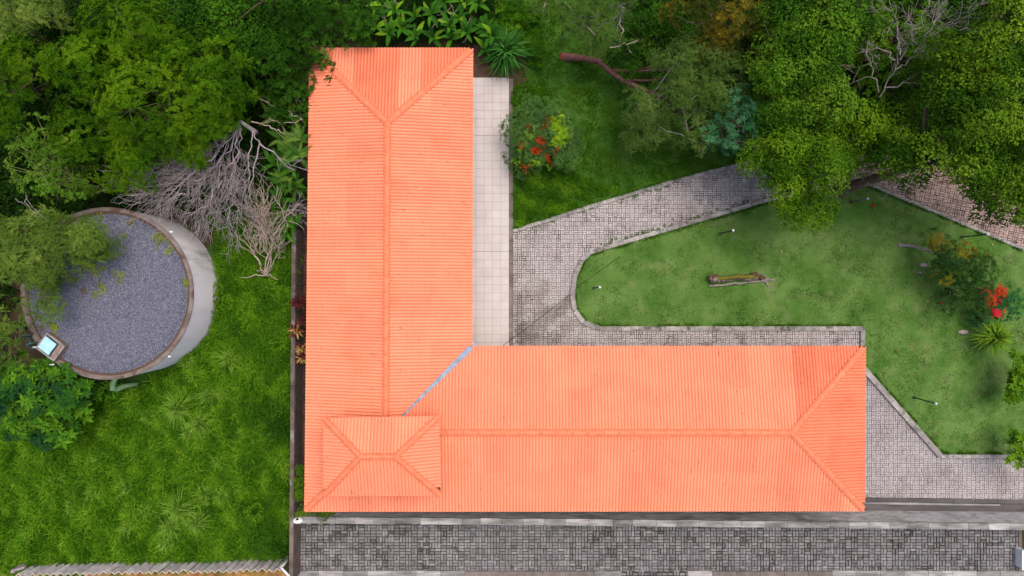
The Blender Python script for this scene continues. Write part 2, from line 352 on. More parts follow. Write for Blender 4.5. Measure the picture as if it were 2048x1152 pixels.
def proto_small(rng, n=110, ll=0.30, lw=0.16):
    az = rng.uniform(0, 2 * PI, n); el = np.arcsin(rng.uniform(-0.25, 1.0, n)); r = rng.uniform(0.35, 1.0, n) ** 0.6
    b = sph(az, el) * r[:, None] * np.array([1, 1, 0.7])
    d = sph(az + rng.normal(0, 0.9, n), rng.normal(-0.1, 0.4, n))
    nrm = sph(az, np.clip(el + 0.5, 0, 1.4)) + rng.normal(0, 0.3, (n, 3))
    q = leaf_quads(b, d, ll * rng.uniform(0.7, 1.25, n), lw * rng.uniform(0.8, 1.2, n), nrm)
    return q, rng.uniform(-0.12, 0.12, n)
def proto_whorl(rng, ros=6, leaves=9, ll=0.42, lw=0.12, el0=0.35):
    out, tn = [], []
    for k in range(ros):
        a = rng.uniform(0, 2 * PI); e = np.arcsin(rng.uniform(0.05, 1.0)); c = sph(np.array(a), np.array(e)) * rng.uniform(0.45, 0.8) * np.array([1, 1, 0.7])
        az = np.arange(leaves) * 2 * PI / leaves + rng.uniform(0, 1, leaves); el = rng.normal(el0, 0.28, leaves)
        q = leaf_quads(np.tile(c, (leaves, 1)), sph(az, el), ll * rng.uniform(0.75, 1.2, leaves), np.full(leaves, lw), np.tile(UP, (leaves, 1)))
        out.append(q); tn.append(np.full(leaves, rng.uniform(-0.2, 0.2)))
    return np.concatenate(out), np.concatenate(tn)
def protos(fn, n=5, seed=1, **kw):
    return [fn(np.random.default_rng(seed * 100 + i), **kw) for i in range(n)]
PR = {
    'pinnate': protos(proto_pinnate, seed=1),
    'feather': protos(proto_pinnate, seed=2, fronds=15, pairs=9, ll=0.20, lw=0.055),
    'small': protos(proto_small, seed=3),
    'tiny': protos(proto_small, seed=4, n=200, ll=0.21, lw=0.14),
    'whorl': protos(proto_whorl, seed=5),
    'broad': protos(proto_whorl, seed=6, ros=5, leaves=8, ll=0.62, lw=0.27, el0=0.15),
    'lance': protos(proto_whorl, seed=7, ros=9, leaves=8, ll=0.36, lw=0.075, el0=0.45),
    'twiggy': protos(proto_pinnate, seed=8, fronds=7, pairs=6, ll=0.22, lw=0.15),
}
def stamp(ptype, C, r, tilt, tint, rng, jit=1.0):
    """stamp clump prototypes at centres C (n,3), radius r, leaning along tilt (n,3)"""
    Vs, Ts = [], []
    pr = PR[ptype]; pick = rng.integers(0, len(pr), len(C)); az = rng.uniform(0, 2 * PI, len(C))
    for k in range(len(pr)):
        idx = np.nonzero(pick == k)[0]
        if not len(idx): continue
        q, tn = pr[k]; ca, sa = np.cos(az[idx]), np.sin(az[idx])
        Rz = np.zeros((len(idx), 3, 3)); Rz[:, 0, 0] = ca; Rz[:, 0, 1] = -sa; Rz[:, 1, 0] = sa; Rz[:, 1, 1] = ca; Rz[:, 2, 2] = 1
        n = tilt[idx] / (np.linalg.norm(tilt[idx], axis=1, keepdims=True) + 1e-9)      # rotate UP onto n
        v = np.cross(UP[None], n); c = n[:, 2]
        K = np.zeros((len(idx), 3, 3)); K[:, 0, 1] = -v[:, 2]; K[:, 0, 2] = v[:, 1]; K[:, 1, 0] = v[:, 2]; K[:, 1, 2] = -v[:, 0]; K[:, 2, 0] = -v[:, 1]; K[:, 2, 1] = v[:, 0]
        Rt = np.eye(3)[None] + K + (K @ K) / (1 + c)[:, None, None]
        Rm = (Rt @ Rz) * r[idx][:, None, None]
        W = np.einsum('nij,pqj->npqi', Rm, q) + C[idx][:, None, None, :]
        Vs.append(W.reshape(-1, 3))
        t = tint[idx][:, None] + jit * (tn[None] + rng.normal(0, 0.06, (len(idx), len(tn))))
        Ts.append(np.repeat(np.clip(t, 0, 1).ravel(), 4))
    V = np.concatenate(Vs); T = np.concatenate(Ts)
    return V, T
def foliage_mesh(name, V, T, material):
    return make_mesh(name, V, np.arange(len(V)).reshape(-1, 4), material, T)

def clumps(lobes, cr, rng, depth=0.5, density=1.0, under=0.5, sub=0.0):
    """clump centres over a crown made of ellipsoidal lobes (px, py, z, rx, ry in photo pixels); sub > 0 breaks each lobe
    into rounded boughs of about that radius, standing at different heights"""
    Cs, Ns, Ts = [], [], []
    ell = []
    for (px, py, z, rx, ry) in lobes:
        c = P(px, py, z); k = (H - z) / F; ell.append((c, rx * k, ry * k, depth * (rx + ry) * k / 2, np.zeros(2)))
    def spread(ax, ay, n, gapm):
        cand = rng.uniform(-1, 1, (n * 30, 2)); th = np.arctan2(cand[:, 1], cand[:, 0]); ph = rng.uniform(0, 6.28, 3)
        edge = 0.88 + 0.10 * np.sin(3 * th + ph[0]) + 0.07 * np.sin(5 * th + ph[1]) + 0.05 * np.sin(9 * th + ph[2])
        cand = cand[np.hypot(cand[:, 0], cand[:, 1]) < edge][:n * 6]; keep = []
        mind = gapm / math.sqrt(ax * ay)
        for q in cand:
            if len(keep) >= n: break
            if not keep or np.min(np.hypot(*(np.array(keep) - q).T)) > mind * rng.uniform(0.6, 1.15): keep.append(q)
        return np.array(keep)
    if sub:
        fine = []
        for c, ax, ay, az, tl in ell:
            q = spread(ax, ay, max(3, int(density * ax * ay * PI / (sub * sub * 1.9))), 1.15 * sub)
            for u, v in q:
                rho = min(0.99, math.hypot(u, v)); r1 = sub * rng.uniform(0.7, 1.3)
                z = az * (math.sqrt(1 - rho * rho) - 0.5) + rng.normal(0, 0.42) * sub
                fine.append((c + np.array([u * ax * 0.93, v * ay * 0.93, z]), r1, r1 * rng.uniform(0.8, 1.2), r1 * 0.95, np.array([u, v]) * 0.7))
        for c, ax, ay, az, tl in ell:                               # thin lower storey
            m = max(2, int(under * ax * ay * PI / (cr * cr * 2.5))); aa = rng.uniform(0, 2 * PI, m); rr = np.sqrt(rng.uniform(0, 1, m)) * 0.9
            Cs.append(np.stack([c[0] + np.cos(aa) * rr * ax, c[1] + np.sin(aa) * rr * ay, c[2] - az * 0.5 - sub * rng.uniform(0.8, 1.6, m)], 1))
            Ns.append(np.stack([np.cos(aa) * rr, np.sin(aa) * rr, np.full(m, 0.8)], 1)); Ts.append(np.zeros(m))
        ell = fine
    for c, ax, ay, az, tl in ell:
        n = max(4, int((1.25 if sub else density) * ax * ay * PI / (cr * cr * 1.35)))
        q = spread(ax, ay, n, 0.80 * cr); rho = np.minimum(np.hypot(q[:, 0], q[:, 1]), 0.99)
        jz = 0.12 if sub else 0.26 * 2.2
        zz = az * (np.sqrt(1 - rho ** 2) - 0.45) + rng.normal(0, jz, len(q)) * cr
        Cs.append(np.stack([c[0] + q[:, 0] * ax, c[1] + q[:, 1] * ay, c[2] + zz], 1))
        kx = 1.3 if sub else 0.8
        Ns.append(np.stack([q[:, 0] * kx + tl[0], q[:, 1] * kx + tl[1], np.full(len(q), 1.0)], 1)); Ts.append(np.full(len(q), rng.normal(0, 1)))
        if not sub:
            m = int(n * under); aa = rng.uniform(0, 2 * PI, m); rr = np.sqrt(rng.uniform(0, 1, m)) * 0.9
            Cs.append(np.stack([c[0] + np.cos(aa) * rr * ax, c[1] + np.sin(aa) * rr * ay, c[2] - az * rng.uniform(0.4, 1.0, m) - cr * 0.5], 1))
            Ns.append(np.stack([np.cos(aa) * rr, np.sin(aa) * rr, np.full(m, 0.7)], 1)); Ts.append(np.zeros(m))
    return np.concatenate(Cs), np.concatenate(Ns), np.concatenate(Ts)

def wobble(a, b, n, amp, rng):
    t = np.linspace(0, 1, n)[:, None]; p = a + (b - a) * t
    w = rng.normal(0, amp, (n, 3)) * np.sin(PI * t); return p + w

def tree(name, label, cat, lobes, ptype, material, cr=0.5, base=None, trunk_r=0.14, bark='bark', limbs=7, twigs=26, depth=0.75,
         density=1.0, under=0.3, seed=0, group=None, tint=(0.45, 0.17), trunk_pts=None, base_z=0.0, patches=None, jit=1.0, twz=0.1, twr=0.03, twmat=None, sub=0.0):
    rng = np.random.default_rng(1000 + seed)
    C, N, Tl = clumps(lobes, cr, rng, depth, density, under, sub)
    top = P(*lobes[0][:3]); top[2] -= depth * lobes[0][3] * (H - lobes[0][2]) / F * 0.6
    b = P(*base, base_z) if base else np.array([top[0] + rng.normal(0, 0.3), top[1] + rng.normal(0, 0.3), base_z])
    root = empty(name, b, label, cat, group)
    off = -b
    tp = (np.asarray(trunk_pts) if trunk_pts is not None else wobble(b, top, 7, 0.08, rng))
    tr = np.linspace(trunk_r, trunk_r * 0.5, len(tp)); tr[0] *= 1.35
    V, Q = tube_arrays(tp + off, tr, 9)
    link('trunk', make_mesh('trunk', V, Q, M[bark], smooth=True), root)
    sel = rng.permutation(len(C))
    for i in sel[:limbs]:
        s = tp[rng.integers(len(tp) // 2, len(tp))]
        p = wobble(s, C[i] - np.array([0, 0, cr * 0.9]), 6, 0.10, rng)
        V, Q = tube_arrays(p + off, np.linspace(trunk_r * 0.45, 0.018, 6), 6)
        link('limb', make_mesh('limb', V, Q, M[bark], smooth=True), root)
    tw = []
    for i in sel[limbs:limbs + twigs]:
        j = sel[rng.integers(0, limbs)] if limbs else i
        s = tp[-1] + (C[j] - tp[-1]) * rng.uniform(0.4, 0.9)
        s = s - np.array([0, 0, cr * 0.6]); p = wobble(s, C[i] + np.array([0, 0, twz * cr]), 5, 0.06, rng)
        tw.append((p + off, np.linspace(twr, twr * 0.4, 5)))
    if tw: link('twig', tubes_mesh('twig', tw, M[twmat or bark]), root, kind='stuff')
    r = cr * rng.uniform(0.65, 1.4, len(C))
    ti = tint[0] + tint[1] * (noise2(C, cr * 5, seed) - 0.5) * 2.4 + rng.normal(0, tint[1] * (0.35 if sub else 0.55), len(C)) + (tint[1] * 0.7 * Tl if sub else 0)
    for (px, py, rad, tv) in (patches or []):                      # sprays of another leaf colour on this plant
        z = C[:, 2]; kx = (H - z) / F; d = np.hypot(C[:, 0] - (px - 1024) * kx, C[:, 1] + (py - 576) * kx) / kx
        ti[d < rad] = tv
    V, T = stamp(ptype, C, r, N, ti, rng, jit)
    link('crown', foliage_mesh('crown', V + off, T, material), root, kind='stuff')
    return root

def blades(P2, z, L, W, lean, az, tint):
    """grass blades: two-segment strips; arrays of length n"""
    n = len(P2); d = np.stack([np.cos(az), np.sin(az)], 1); s = np.stack([-np.sin(az), np.cos(az)], 1)
    b = np.concatenate([P2, np.full((n, 1), z)], 1)
    def lev(f, w):
        c = b.copy(); h = L * lean * f ** 1.5; c[:, :2] += d * h[:, None]; c[:, 2] += L * np.sqrt(np.maximum(0.02, 1 - lean ** 2)) * np.sin(f * PI / 2 * (1 + 0.35 * lean)) 
        sw = np.concatenate([s * (W * w / 2)[:, None], np.zeros((n, 1))], 1)
        return c + sw, c - sw
    a0, b0 = lev(0.0, 1.0); a1, b1 = lev(0.55, 0.9); a2, b2 = lev(1.0, 0.15)
    V = np.stack([a0, b0, b1, a1, b2, a2], 1).reshape(-1, 3)
    k = np.arange(n)[:, None] * 6
    Q = np.concatenate([k + np.array([[0, 1, 2, 3]]), k + np.array([[3, 2, 4, 5]])], 1).reshape(-1, 4)
    return V, Q, np.repeat(np.clip(tint, 0, 1), 6)

# ------------------------------------------------------------------ ground and setting
g = make_mesh('ground', [(-150, -150, 0), (150, -150, 0), (150, 150, 0), (-150, 150, 0)], [(0, 1, 2, 3)], M['ground'])
link('ground', g, kind='structure')
ZP, ZL, ZT = 0.10, 0.13, 0.20                                     # paver, lawn and terrace levels
CURVE = [(1205, 497), (1180, 504), (1163, 522), (1150, 552), (1145, 590), (1150, 622), (1168, 645), (1200, 657)]
LAWN = PP([(1726, 657), (1726, 735), (1883, 913), (2130, 913), (2130, 545), (2048, 498), (1880, 427), (1745, 371), (1700, 361), (1640, 374), (1545, 397)] + CURVE, ZL)
LAWN2 = PP([(1026, 158), (1026, 462), (1190, 410), (1350, 362), (1505, 322), (1640, 285), (1640, -60), (985, -60), (1030, 90)], ZL)
slab('lawn', LAWN, ZL, M['lawn'], 0.12, kind='structure')
slab('lawn', LAWN2, ZL, M['lawn2'], 0.12, kind='structure')
MEADOW = PP([(575, 1125), (-60, 1140), (-60, 740), (200, 720), (430, 480), (440, 300), (590, 300), (590, 600)], 0.02)
slab('meadow', MEADOW, 0.02, M['meadow'], 0.015, kind='structure')
slab('planting_bed', PP([(600, 1050), (600, 100), (660, 70), (660, 1050)], 0.03), 0.03, M['soil'], 0.025, kind='structure')
slab('planting_bed', PP([(925, 85), (1052, 108), (1052, 172), (925, 172)], 0.15), 0.15, M['soil'], 0.12, kind='structure')
slab('dirt_track', PP([(-80, 1141), (560, 1133), (590, 1160), (590, 1300), (-80, 1300)], 0.015), 0.015, M['track'], 0.01, kind='structure')

# ------------------------------------------------------------------ block paving: every paver is real, joints recessed
def pave(name, poly, m, material, zt, rot=0.0, gap=0.017, single=0, seed=0, flip=0.15, focus=None, wear=0.012):
    rng = np.random.default_rng(seed)
    poly = np.asarray(poly)[:, :2]
    base = slab(name, poly, zt - 0.045, M['joint'], 0.04, kind='structure')
    ca, sa = math.cos(rot), math.sin(rot); Rm = np.array([[ca, sa], [-sa, ca]])
    q = poly @ Rm.T; lo, hi = q.min(0), q.max(0)
    nx, ny = int((hi[0] - lo[0]) / m) + 2, int((hi[1] - lo[1]) / m) + 2
    I, J = [a.ravel() for a in np.meshgrid(np.arange(nx), np.arange(ny), indexing='ij')]
    hor = ((I + J) % 2 == 0) ^ (rng.uniform(size=len(I)) < flip)
    cx = lo[0] + (I + 0.5) * m; cy = lo[1] + (J + 0.5) * m
    cs = []
    for s in (-0.25, 0.25):
        cs.append(np.stack([np.where(hor, cx, cx + s * m), np.where(hor, cy + s * m, cy), hor], 1))
    cs = np.concatenate(cs); W = cs[:, :2] @ Rm
    ok = inpoly(W, poly); cs, W = cs[ok], W[ok]; n = len(W); h = cs[:, 2] > 0.5
    a = np.where(h, m, m / 2) / 2 - gap / 2; b = np.where(h, m / 2, m) / 2 - gap / 2
    def brick(W, a, b, rj, dz, tl, tn):
        k = len(W); c2, s2 = np.cos(rot + rj), np.sin(rot + rj)
        V = np.zeros((k, 12, 3))
        for i, (sx, sy) in enumerate(((-1, -1), (1, -1), (1, 1), (-1, 1))):
            for lvl, (ins, z) in enumerate(((0.0, -0.05), (0.0, -0.007), (0.006, 0.0))):
                x = sx * (a - ins); y = sy * (b - ins)
                V[:, lvl * 4 + i, 0] = W[:, 0] + x * c2 - y * s2; V[:, lvl * 4 + i, 1] = W[:, 1] + x * s2 + y * c2
                V[:, lvl * 4 + i, 2] = zt + z + dz + tl[:, 0] * x + tl[:, 1] * y
        Q = []
        for l in (0, 4):
            Q += [(l + i, l + (i + 1) % 4, l + 4 + (i + 1) % 4, l + 4 + i) for i in range(4)]
        Q.append((8, 9, 10, 11)); Q = np.array(Q)
        return V.reshape(-1, 3), (np.arange(k)[:, None, None] * 12 + Q[None]).reshape(-1, 4), np.repeat(tn, 12)
    rj = rng.normal(0, 0.018, n); dz = rng.normal(0, 0.004, n); tl = rng.normal(0, 0.012, (n, 2)); tn = np.clip(rng.normal(0.5, 0.25, n), 0, 1)
    first = np.zeros(n, bool)
    if single:
        d = np.linalg.norm(W - (np.zeros(2) if focus is None else focus), axis=1); first[np.argsort(d)[:single]] = True
        z1 = np.zeros(1); shapes = {}
        for t in range(6):
            for hh in (0, 1):
                aa = np.array([(m if hh else m / 2) / 2 - gap / 2]); bb = np.array([(m / 2 if hh else m) / 2 - gap / 2])
                V, Q, T = brick(np.zeros((1, 2)), aa, bb, z1, z1, rng.normal(0, 0.012, (1, 2)), np.array([(t + 0.5) / 6]))
                shapes[t, hh] = make_mesh('paver', V, Q, material, T)
        for i in np.nonzero(first)[0]:
            link('paver', shapes[min(5, int(tn[i] * 6)), int(h[i])], base, (W[i, 0], W[i, 1], dz[i])).rotation_euler = (0, 0, rj[i])
    worn = np.clip((noise2(W, 1.1, seed + 20) - 0.42) * 3, 0, 1) * (rng.uniform(size=n) < 0.55)
    a = a - worn * rng.uniform(0, wear, n); b = b - worn * rng.uniform(0, wear, n); tn = np.clip(tn - worn * wear * 14, 0, 1)
    r = ~first
    V, Q, T = brick(W[r], a[r], b[r], rj[r], dz[r], tl[r], tn[r])
    link('pavers', make_mesh('pavers', V, Q, material, T), base, kind='stuff')
    return base
MAIN = PP([(1026, 462), (1190, 410), (1350, 362), (1505, 322), (1640, 286), (1640, 374), (1545, 397)] + CURVE + [(1726, 657), (1726, 712), (1026, 712)], ZP)
EAST = PP([(1640, 286), (1760, 268), (1900, 305), (2060, 392), (2130, 470), (2130, 545), (2048, 498), (1880, 427), (1745, 371), (1700, 361), (1640, 374)], ZP)
SOUTH = PP([(1700, 706), (1883, 913), (2130, 913), (2130, 1005), (1700, 999)], ZP)
STREET = PP([(588, 1046), (2038, 1053), (2038, 1144), (588, 1144)], ZP)
pave('path', MAIN, 0.192, M['paver'], ZP, gap=0.014, wear=0.012, single=300, seed=1, focus=P(1120, 560)[:2])
pave('path', EAST, 0.21, M['paver_red'], ZP, rot=-0.22, seed=2, flip=0.5)
pave('path', SOUTH, 0.192, M['paver_pale'], ZP, seed=3, gap=0.013, wear=0.004)
pave('street', STREET, 0.26, M['paver_grey'], ZP, gap=0.028, wear=0.026, single=300, seed=4, flip=0.2, focus=P(1024, 1100)[:2])

# kerbs: one stone after another
def line_pieces(pts, length):
    out = []
    for a, b in zip(pts[:-1], pts[1:]):
        L = np.linalg.norm(b - a); n = max(1, round(L / length))
        for i in range(n): out.append((a + (b - a) * i / n, a + (b - a) * (i + 1) / n))
    return out
def kerb(pts, z, label, length=1.0, w=0.17, h=0.2, material='kerb', cat='kerb', name='kerb', piece='kerb_stone', closed=None):
    W = PP(pts, z); root = empty(name, (*W[0][:2], 0), label, cat)
    for a, b in line_pieces(W, length):
        d = b - a; L = np.linalg.norm(d); mb = MB()
        mb.box((0, 0, -h / 2), (L - 0.012, w, h), t=0.5, taper=1.0)
        me = mb.mesh(piece, M[material])
        o = link(piece, me, root, tuple((a + b) / 2 - np.array([W[0][0], W[0][1], random.uniform(0, 0.012)])))
        o.rotation_euler = (random.gauss(0, 0.01), random.gauss(0, 0.006), math.atan2(d[1], d[0]) + random.gauss(0, 0.006))
    return root
kerb([(1026, 462), (1190, 410), (1350, 362), (1505, 322), (1640, 286)], 0.19, 'weathered kerb along the upper side of the paved path', w=0.15)
kerb([(1640, 374), (1545, 397), (1205, 497)], 0.2, 'pale kerb between the lower side of the path and the mown lawn')
kerb(CURVE, 0.2, 'pale rounded kerb round the tip of the mown lawn', length=0.8, w=0.2)
kerb([(1200, 657), (1726, 657), (1726, 735)], 0.21, 'straight pale kerb on the lawn edge beside the long roof wing', w=0.19)
kerb([(1640, 374), (1700, 361), (1745, 371), (1880, 427), (2048, 498), (2120, 540)], 0.19, 'narrow brown kerb between the reddish path and the lawn under the trees', w=0.13)
kerb([(1722, 730), (1883, 913)], 0.21, 'slanting grey kerb right of the roof end beside the lawn', w=0.24)
kerb([(1883, 913), (2130, 913)], 0.21, 'short pale kerb under the lower lawn edge at the right', w=0.16)
kerb([(1022, 157), (1022, 712)], 0.19, 'dark edging along the outer side of the pale terrace', w=0.17, material='edging')
kerb([(588, 1147.5), (930, 1147.5)], 0.18, 'pale kerb below the grey street at the bottom left', w=0.24, material='coping', length=1.1)
kerb([(930, 1148.5), (1190, 1148.5)], 0.18, 'dark grey kerb below the grey street at bottom centre', w=0.24, material='edging', length=1.1)
kerb([(1190, 1147.5), (1243, 1147.5)], 0.18, 'pale kerb end left of the dropped entrance', w=0.24, material='coping', length=1.1)
kerb([(1375, 1147.5), (1425, 1147.5)], 0.18, 'pale kerb end right of the dropped entrance', w=0.24, material='coping', length=1.1)
kerb([(1425, 1148.5), (1665, 1148.5)], 0.18, 'dark grey kerb right of the dropped street entrance', w=0.24, material='edging', length=1.1)
kerb([(1665, 1147.5), (2050, 1147.5)], 0.18, 'pale kerb below the grey street at the bottom right', w=0.24, material='coping', length=1.1)
pave('pavement', PP([(1245, 1143.5), (1373, 1143.5), (1400, 1175), (1218, 1175)], ZP), 0.26, M['paver_grey'], ZP, gap=0.032, seed=9)
kerb([(2041, 1056), (2041, 1143)], 0.12, 'dark border row closing the right end of the grey street', w=0.13, material='edging')

# terrace of large tiles
TB = PP([(905, 155), (1018, 155), (1018, 712), (905, 712)], ZT)
ter = slab('terrace', TB, ZT - 0.008, M['grout'], 0.19, kind='structure')
x0, y1 = TB[1][0], TB[0][1]; x1, y0 = TB[0][0], TB[2][1]; tsz = 0.365
tb = MB(); tb.box((0, 0, 0), (tsz - 0.010, tsz - 0.010, 0.02)); tme = tb.mesh('floor_tile', M['tile'])
nj = int((y1 - y0) / tsz) + 1
for j in range(nj):
    for i in range(5):
        cy = y1 - (j + 0.5) * tsz - (0.012 if j > 6 else 0) - (0.012 if j > 20 else 0)
        if cy - tsz / 2 < y0: continue
        link('floor_tile', tme, ter, (x0 - (i + 0.5) * tsz - 0.003, cy, ZT - 0.010 + random.uniform(-0.001, 0.001)))

# drain channel and the boundary wall below the long wing
kerb([(1640, 998), (2130, 1005)], 0.17, 'dark wet drain kerb below the paving at the right', w=0.16, material='stained', name='drain_kerb', cat='drain kerb')
dr = slab('drain_channel', PP([(1640, 1001), (2130, 1009), (2130, 1030), (1640, 1026)], 0.02), 0.02, M['stained'], 0.015, kind='structure')
lp = MB(); a, b = P(1640, 1004.5, 0.05), P(2000, 1010, 0.05); lp.tube([a, (a + b) / 2, b], [0.06, 0.065, 0.04], 8)
link('drain_lip', lp.mesh('drain_lip', M['lip'], smooth=True), dr)

ZW = 1.62
wa, wb = P(596, 1040, ZW), P(2140, 1054.5, ZW)
wall = empty('boundary_wall', (*((wa + wb) / 2)[:2], 0), 'long grey block wall with stone coping between roof and street', 'wall')
wo = np.array([*((wa + wb) / 2)[:2], 0]); wd = wb - wa; WL = np.linalg.norm(wd); wd /= WL; wn_ = np.array([-wd[1], wd[0], 0]); wang = math.atan2(wd[1], wd[0])
core = MB(); c = (wa + wb) / 2; core.box((0, 0, (ZW - 0.08) / 2), (WL, 0.18, ZW - 0.08), wang)
link('wall_core', core.mesh('wall_core', M['joint']), wall)
bw, bh = 0.40, 0.19; kb = MB(); kb.box((0, 0, 0), (bw - 0.014, 0.03, bh - 0.014)); kme = kb.mesh('block', M['block'])
blocks = []
for r_ in range(8):
    for i in range(int(WL / bw)):
        blocks.append((i * bw + (bw / 2 if r_ % 2 else 0) + bw / 2, 0.005 + (r_ + 0.5) * bh))
sx = lambda s: 1024 + (wa + wd * s)[0] * F / H
big = [q for q in blocks if sx(q[0]) > 1420 and q[1] > 0.2][:300]
bigset = set(big); V, Fs = MB(), None
for q in blocks:
    p = wa + wd * q[0] + wn_ * (0.10 + random.uniform(-0.004, 0.004)) - wo; p[2] = q[1]
    if q in bigset: link('block', kme, wall, tuple(p)).rotation_euler = (0, 0, wang)
    else: V.box(p, (bw - 0.014, 0.03, bh - 0.014), wang)
link('blocks', V.mesh('blocks', M['block']), wall, kind='stuff')
s = 0.0
while s < WL - 0.4:
    L = random.uniform(0.75, 1.05); p = wa + wd * (s + L / 2) - wo; mb = MB()
    p[2] = ZW - 0.04
    mb.box((0, 0, 0), (L - 0.012, 0.27, 0.075))
    o = link('coping_stone', mb.mesh('coping_stone', M['coping']), wall, tuple(p + wn_ * random.uniform(-0.02, 0.02))); o.rotation_euler = (random.gauss(0, 0.015), 0, wang + random.gauss(0, 0.008)); s += L

# dark side wall at the left of the building
ZS = 1.15
sa_, sb_ = P(590, 120, ZS), P(582, 1165, ZS)
so = np.array([*((sa_ + sb_) / 2)[:2], 0]); d_ = sb_ - sa_; SLn = np.linalg.norm(d_); d_ /= SLn; sang = math.atan2(d_[1], d_[0])
sw = empty('side_wall', so, 'dark moss stained wall along the left side of the roofed building', 'wall')
mb = MB(); mb.box((0, 0, (ZS - 0.06) / 2), (SLn, 0.12, ZS - 0.06), sang); link('wall_core', mb.mesh('wall_core', M['darkwall']), sw)
s = 0
while s < SLn - 0.3:
    L = random.uniform(1.2, 1.6); p = sa_ + d_ * (s + L / 2) - so; p[2] = ZS - 0.03; mb = MB(); mb.box((0, 0, 0), (L - 0.01, 0.17, 0.06))
    o = link('coping_stone', mb.mesh('coping_stone', M['darkcoping']), sw, tuple(p)); o.rotation_euler = (0, random.gauss(0, 0.004), sang + random.gauss(0, 0.004)); s += L
# two rails of vertical boards on its inner face
nb = int(SLn / 0.16); Vb = MB()
bme = [MB().box((0, 0, 0), (0.148, 0.022 + 0.006 * k, ZS - 0.12)).mesh('board', M['darkwall']) for k in range(3)]
nrm = np.array([d_[1], -d_[0], 0]); nrm = -nrm if nrm[0] > 0 else nrm; nrm = np.array([abs(nrm[0]), nrm[1] * (1 if nrm[0] > 0 else -1), 0])
for i in range(min(nb, 150)):
    p = sa_ + d_ * ((i + 0.5) * SLn / min(nb, 150)) + nrm * 0.072 - so; p[2] = (ZS - 0.10) / 2 + random.uniform(-0.01, 0.01)
    o = link('board', bme[i % 3], sw, tuple(p)); o.rotation_euler = (0, 0, sang)

# ------------------------------------------------------------------ the L-shaped building
Z0, RISE = 3.0, 0.62
EA, EB, EC, ED, EE, EG = [P(a, b, Z0) for a, b in ((620, 97), (946, 97), (944.5, 692), (1730, 692), (1728, 1021), (610, 1022))]
ZR = Z0 + RISE
R1, R2, R3 = P(775, 246, ZR), P(771.5, 865, ZR), P(1583, 865.5, ZR)
bo = np.array([*((EG + EC) / 2)[:2], 0.0])
bld = empty('roofed_building', bo, 'long L-shaped single storey building under a bright orange tiled hip roof', 'building')
inset = 0.55
ow = [np.array(v) for v in (EA, EB, EC, ED, EE, EG)]
off2 = [(inset, -inset), (-inset, -inset), (-inset, -inset), (-inset, -inset), (-inset, inset), (inset, inset)]
wl2 = [(v[0] + o[0] - bo[0], v[1] + o[1] - bo[1]) for v, o in zip(ow, off2)]
mb = MB(); n6 = len(wl2)
mb.add([(x, y, 0.0) for x, y in wl2] + [(x, y, Z0 - 0.02) for x, y in wl2], [(i, n6 + i, n6 + (i + 1) % n6, (i + 1) % n6) for i in range(n6)])
link('wall', mb.mesh('wall', M['wallpaint']), bld)

